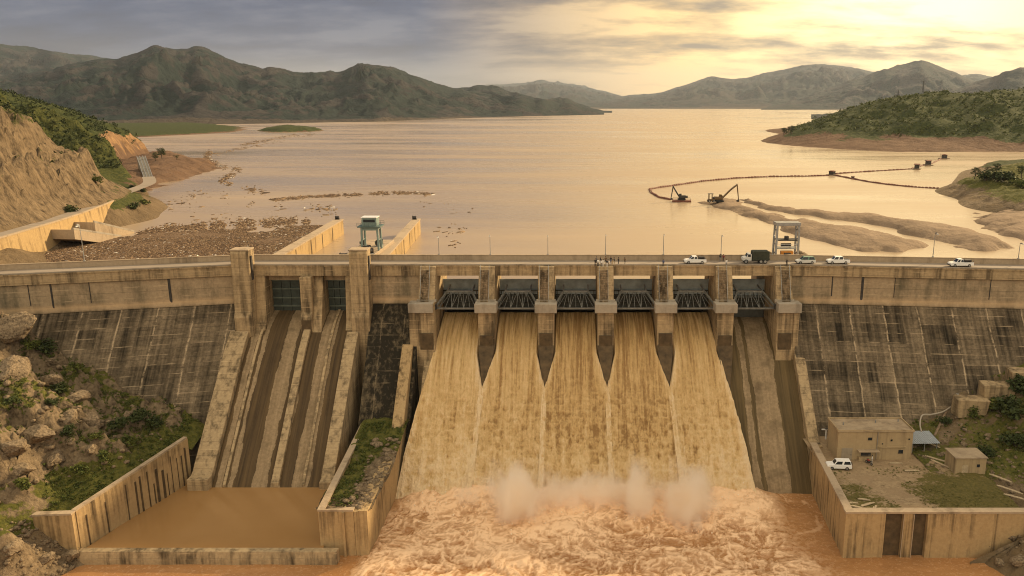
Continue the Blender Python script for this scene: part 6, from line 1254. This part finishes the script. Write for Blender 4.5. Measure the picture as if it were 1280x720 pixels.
# yard timber
tm = [(1062, 628, 3.2, .2), (1072, 633, 2.6, -.4), (1085, 630, 3.4, .5), (1094, 634, 2.4, 1.1), (1080, 624, 2.2, -.2), (1160, 560, 5.0, -.9), (1170, 575, 4.4, -.7), (1178, 582, 5.2, -1.0), (1250, 600, 4.2, -.9), (1262, 612, 4.6, -.8), (1268, 622, 3.6, -.6), (1140, 588, 3.0, .1), (1120, 578, 2.6, .05)]
tl = ['plank lying left in the timber pile by the yard edge', 'plank crossing low in the timber pile by the yard edge', 'longest plank in the timber pile by the yard edge', 'steeply turned plank at the right of the timber pile', 'plank on the far side of the timber pile', 'long pole leaning beside the bluish shed', 'pole lying below the bluish shed', 'long pole lying left of the hut', 'pole right of the hut near the edge', 'long pole at the right end of the yard', 'short pole nearest the yard wall at the right', 'plank lying in front of the building corner', 'short plank in front of the building']
for i, ((a, b, ln, rz), lb) in enumerate(zip(tm, tl)):
    q = U(a, b, z=8.9); gz = max(float(f_yard(q.x, q.y)), float(f_rb(q.x, q.y)) if q.x > 70.2 else 0)
    o = MB().box(-ln / 2, ln / 2, -.16, .16, 0, .14).box(-ln / 2 + .3, ln / 2 - .5, .2, .4, .02, .12).build('timber_plank', M['plank'], None, .015); o.location = (q.x, q.y, gz + .04 + .03 * (i % 3)); o.rotation_euler = (0, .03, rz); tag(o, lb, 'plank', 'timber lying about the yard')
# floating debris on the reservoir
def debris(name, label, polyfn, n, seed, size):
    g = np.random.default_rng(seed); x, y = polyfn(g, n); n = len(x); ln = size * (.3 + 1.6 * g.random(n) ** 3); wd = ln * (.12 + .5 * g.random(n) ** 2); hh = .10 + .22 * g.random(n); an = g.uniform(0, 3.14, n); tl_ = .12 * g.normal(size=n)
    c, s = np.cos(an), np.sin(an); vs = []
    for sx, sy, sz in ((-1,-1,0), (1,-1,0), (1,1,0), (-1,1,0), (-.9,-.8,1), (.9,-.8,1), (.9,.8,1), (-.9,.8,1)):
        lx, ly = sx * ln / 2, sy * wd / 2; vs.append(np.stack([x + lx * c - ly * s, y + lx * s + ly * c, LAKE - .04 + sz * hh + lx * tl_ * .3 + .02], 1))
    V = np.stack(vs, 1).reshape(-1, 3); b = (np.arange(n) * 8)[:, None, None]; F_ = (np.array([(4,5,6,7), (0,1,5,4), (1,2,6,5), (2,3,7,6), (3,0,4,7)])[None] + b).reshape(-1, 4)
    tn = np.repeat(g.random(n), 8); o = link(name, np_mesh(name, V, F_, False, {'tone': tn}), M['debris']); tag(o, label, 'debris', kind='stuff')
k = NT('floating_wood_and_litter'); M['debris'] = k.fin(k.ramp(k.attr('tone'), [(0.0, (.05, .028, .014)), (.40, (.12, .07, .036)), (.7, (.18, .115, .062)), (.978, (.27, .18, .10)), (.986, (.58, .54, .48)), (1.0, (.62, .60, .56))]), .9)
raft = np.array([tuple(U(a, b, z=LAKE))[:2] for a, b in ((20, 335), (70, 312), (130, 300), (180, 294), (240, 289), (300, 286), (352, 283), (396, 282), (404, 284), (380, 296), (356, 318), (352, 340), (20, 345))])
def inpoly(x, y, P_):
    r = np.zeros(len(x), bool)
    for i in range(len(P_)):
        a, b = P_[i], P_[(i + 1) % len(P_)]; r ^= ((a[1] > y) != (b[1] > y)) & (x < (b[0] - a[0]) * (y - a[1]) / (b[1] - a[1] + 1e-9) + a[0])
    return r
def rf(g, n):
    x = g.uniform(raft[:, 0].min(), raft[:, 0].max(), n * 2); y = g.uniform(9.5, raft[:, 1].max(), n * 2); k_ = inpoly(x + 3 * (fbm(x / 5, y / 5, o=3, s=61) - .5), y + 6 * (fbm(x / 5, y / 5, o=3, s=62) - .5), raft) & (fbm(x / 12, y / 12, o=3, s=63) > .22); return x[k_], y[k_]
debris('floating_debris', 'wide brown raft of floating wood and litter held behind the left wing of the dam', rf, 70000, 71, .62)
k = NT('matted_flotsam'); n = k.noise(1.6, 8, .7); k.bump(n, .8, .3); M['mat'] = k.fin(k.ramp(n, [(.35, (.075, .044, .022)), (.65, (.20, .125, .068))]), .95)
xs = np.arange(raft[:, 0].min(), raft[:, 0].max(), .6); ys = np.arange(9.4, raft[:, 1].max(), .6); X, Y = np.meshgrid(xs, ys, indexing='ij'); ins = inpoly((X + 3 * (fbm(X / 5, Y / 5, o=3, s=61) - .5)).ravel(), (Y + 6 * (fbm(X / 5, Y / 5, o=3, s=62) - .5)).ravel(), raft).reshape(X.shape)
Z = LAKE - .3 + .42 * ins + .5 * (fbm(X / 12, Y / 12, o=3, s=63) - .5) * ins + .12 * (fbm(X / 1.1, Y / 1.1, o=3, s=64) - .5)
tag(link('floating_debris', np_mesh('floating_debris', np.stack([X, Y, Z], -1).reshape(-1, 3), grid_faces(*X.shape), True), M['mat']), 'matted brown bed of the floating debris behind the left wing', 'debris', kind='stuff')
ctrl = [(341, 250), (380, 246.5), (430, 244), (480, 242), (520, 241), (548, 244)]
def streak(pts, wpx, dens):
    def fn(g, n):
        t = g.random(n) * (len(pts) - 1); i = np.minimum(t.astype(int), len(pts) - 2); f = t - i; P_ = np.array(pts, float); p = P_[i] * (1 - f)[:, None] + P_[i + 1] * f[:, None]; p[:, 1] += g.normal(size=n) * wpx * (.4 + fbm(t * 2.2, t * 0, o=3, s=67)); p[:, 0] += g.normal(size=n) * 2
        k_ = fbm(t * 4, t * 0 + 3, o=4, s=66) > dens; p = p[k_]; q = np.array([tuple(U(a, b, z=LAKE))[:2] for a, b in p]); return q[:, 0], q[:, 1]
    return fn
debris('driftwood', 'long thin line of driftwood across the middle of the lake', streak(ctrl, 1.1, .42), 1500, 72, 1.6)
debris('driftwood', 'broken trail of driftwood off the brown point on the left', streak([(262, 190), (258, 198), (272, 207), (300, 212), (276, 226), (300, 236), (330, 240)], 2.0, .45), 1300, 73, 1.8)
debris('driftwood', 'ragged wisps of wood and litter trailing off the edge of the debris raft', streak([(170, 296), (215, 286), (262, 283), (310, 280), (362, 277), (410, 279)], 3.0, .44), 4000, 79, .9)
debris('driftwood', 'scattered driftwood pieces near the debris raft', streak([(210, 262), (250, 243), (300, 252), (350, 258), (420, 262), (300, 272), (240, 278), (330, 276), (230, 285)], 4.5, .52), 500, 74, 1.6)
debris('driftwood', 'few driftwood pieces off the tip of the right guide wall', streak([(545, 290), (580, 288), (560, 272), (590, 262), (530, 250), (560, 300), (572, 307)], 3, .54), 130, 75, 1.5)
debris('driftwood', 'thin driftwood lines far out by the left shore', streak([(300, 182), (330, 176), (360, 170), (392, 168), (270, 192)], 1.0, .45), 700, 76, 3.0)
# spray thrown up at the foot of the falls
def spray(label, c, r, dens, seed):
    bm = bmesh.new(); bmesh.ops.create_icosphere(bm, subdivisions=3, radius=1.0); me = bpy.data.meshes.new('mist'); bm.to_mesh(me); bm.free(); me.transform(Matrix.Diagonal((*r, 1)))
    m = bpy.data.materials.new('water_spray'); m.use_nodes = True; t = m.node_tree; t.nodes.clear(); o_ = t.nodes.new('ShaderNodeOutputMaterial'); v = t.nodes.new('ShaderNodeVolumePrincipled'); v.inputs['Color'].default_value = (1.0, .95, .87, 1); v.inputs['Anisotropy'].default_value = .1
    def nm(op, a, b=0.0, c_=None, clamp=False):
        n = t.nodes.new('ShaderNodeMath'); n.operation = op; n.use_clamp = clamp
        for i, q in enumerate((a, b, c_)):
            if q is None: continue
            if isinstance(q, (int, float)): n.inputs[i].default_value = q
            else: t.links.new(q, n.inputs[i])
        return n.outputs[0]
    tcn = t.nodes.new('ShaderNodeTexCoord'); mp_ = t.nodes.new('ShaderNodeMapping'); mp_.inputs['Scale'].default_value = tuple(1 / q for q in r); t.links.new(tcn.outputs['Object'], mp_.inputs[0])
    ln = t.nodes.new('ShaderNodeVectorMath'); ln.operation = 'LENGTH'; t.links.new(mp_.outputs[0], ln.inputs[0])
    m2 = t.nodes.new('ShaderNodeMapping'); m2.inputs['Location'].default_value = (seed * 7.1, seed * 3.3, 0); m2.inputs['Scale'].default_value = (1, 1, .55); t.links.new(tcn.outputs['Object'], m2.inputs[0])
    nz_ = t.nodes.new('ShaderNodeTexNoise'); nz_.inputs['Scale'].default_value = .26; nz_.inputs['Detail'].default_value = 6; nz_.inputs['Roughness'].default_value = .6; nz_.inputs['Distortion'].default_value = .5; t.links.new(m2.outputs[0], nz_.inputs['Vector'])
    edge = nm('SUBTRACT', 1.0, ln.outputs['Value'], clamp=True); shape = nm('MULTIPLY', nm('SUBTRACT', nm('MULTIPLY_ADD', nz_.outputs[0], 2.6, -1.15), nm('MULTIPLY_ADD', edge, -1.5, 0.72), clamp=True), edge)
    t.links.new(nm('MULTIPLY', shape, dens), v.inputs['Density']); t.links.new(v.outputs[0], o_.inputs['Volume'])
    o = link('mist', me, m, None, c); tag(o, label, 'spray', 'spray at the foot of the falls', 'stuff')
spray('broad pale plume of spray below the second falling sheet', (-11.4, -39.0, 4.0), (9.0, 9.0, 14.5), 1.5, 1); spray('narrow plume of spray below the pier between third and fourth sheets', (12.6, -37.0, 3.8), (7.0, 7.5, 12.5), 1.4, 2); spray('wide plume of spray below the fifth falling sheet', (21.8, -39.0, 3.8), (8.5, 8.5, 13.5), 1.5, 3)
spray('low bank of thin spray along the whole foot of the falls', (0.5, -33.5, 1.8), (38, 8.0, 8.0), 1.3, 4)
g = np.random.default_rng(91); n = 2600; cx = np.concatenate([g.normal(-11.3, 3.4, n // 4), g.normal(12.8, 2.6, n // 5), g.normal(21.7, 3.2, n // 4), g.uniform(-35, 37, n - n // 2 - n // 5)]); n = len(cx); cy = -31 - np.abs(g.normal(0, 5, n)); cz = .6 + np.abs(g.normal(0, 2.4, n)) * np.exp(-np.abs(cy + 33) / 9); r = .04 + .13 * g.random(n) ** 3
k = NT('thrown_water'); M['drop'] = k.fin((.85, .70, .52), .5)
stones('water_droplets', 'drops and scraps of foam thrown up where the falls strike the river', np.stack([cx, cy, cz], 1), np.stack([r, r, r * 1.3], 1), M['drop'], 92)
for o in COL.objects:
    if o.name.startswith('water_droplets'): o['category'] = 'water drops'
# ---- the evening air
b = MB().box(-9500, 19500, -1200, 30000, -6, 1150).build('haze', None)
m = bpy.data.materials.new('evening_haze'); m.use_nodes = True; t = m.node_tree; t.nodes.clear(); o_ = t.nodes.new('ShaderNodeOutputMaterial'); v = t.nodes.new('ShaderNodeVolumePrincipled'); v.inputs['Density'].default_value = HAZE = 2.2e-5; v.inputs['Color'].default_value = (.74, .85, 1.0, 1); v.inputs['Anisotropy'].default_value = .1
t.links.new(v.outputs[0], o_.inputs['Volume']); b.data.materials.append(m); tag(b, kind='stuff')
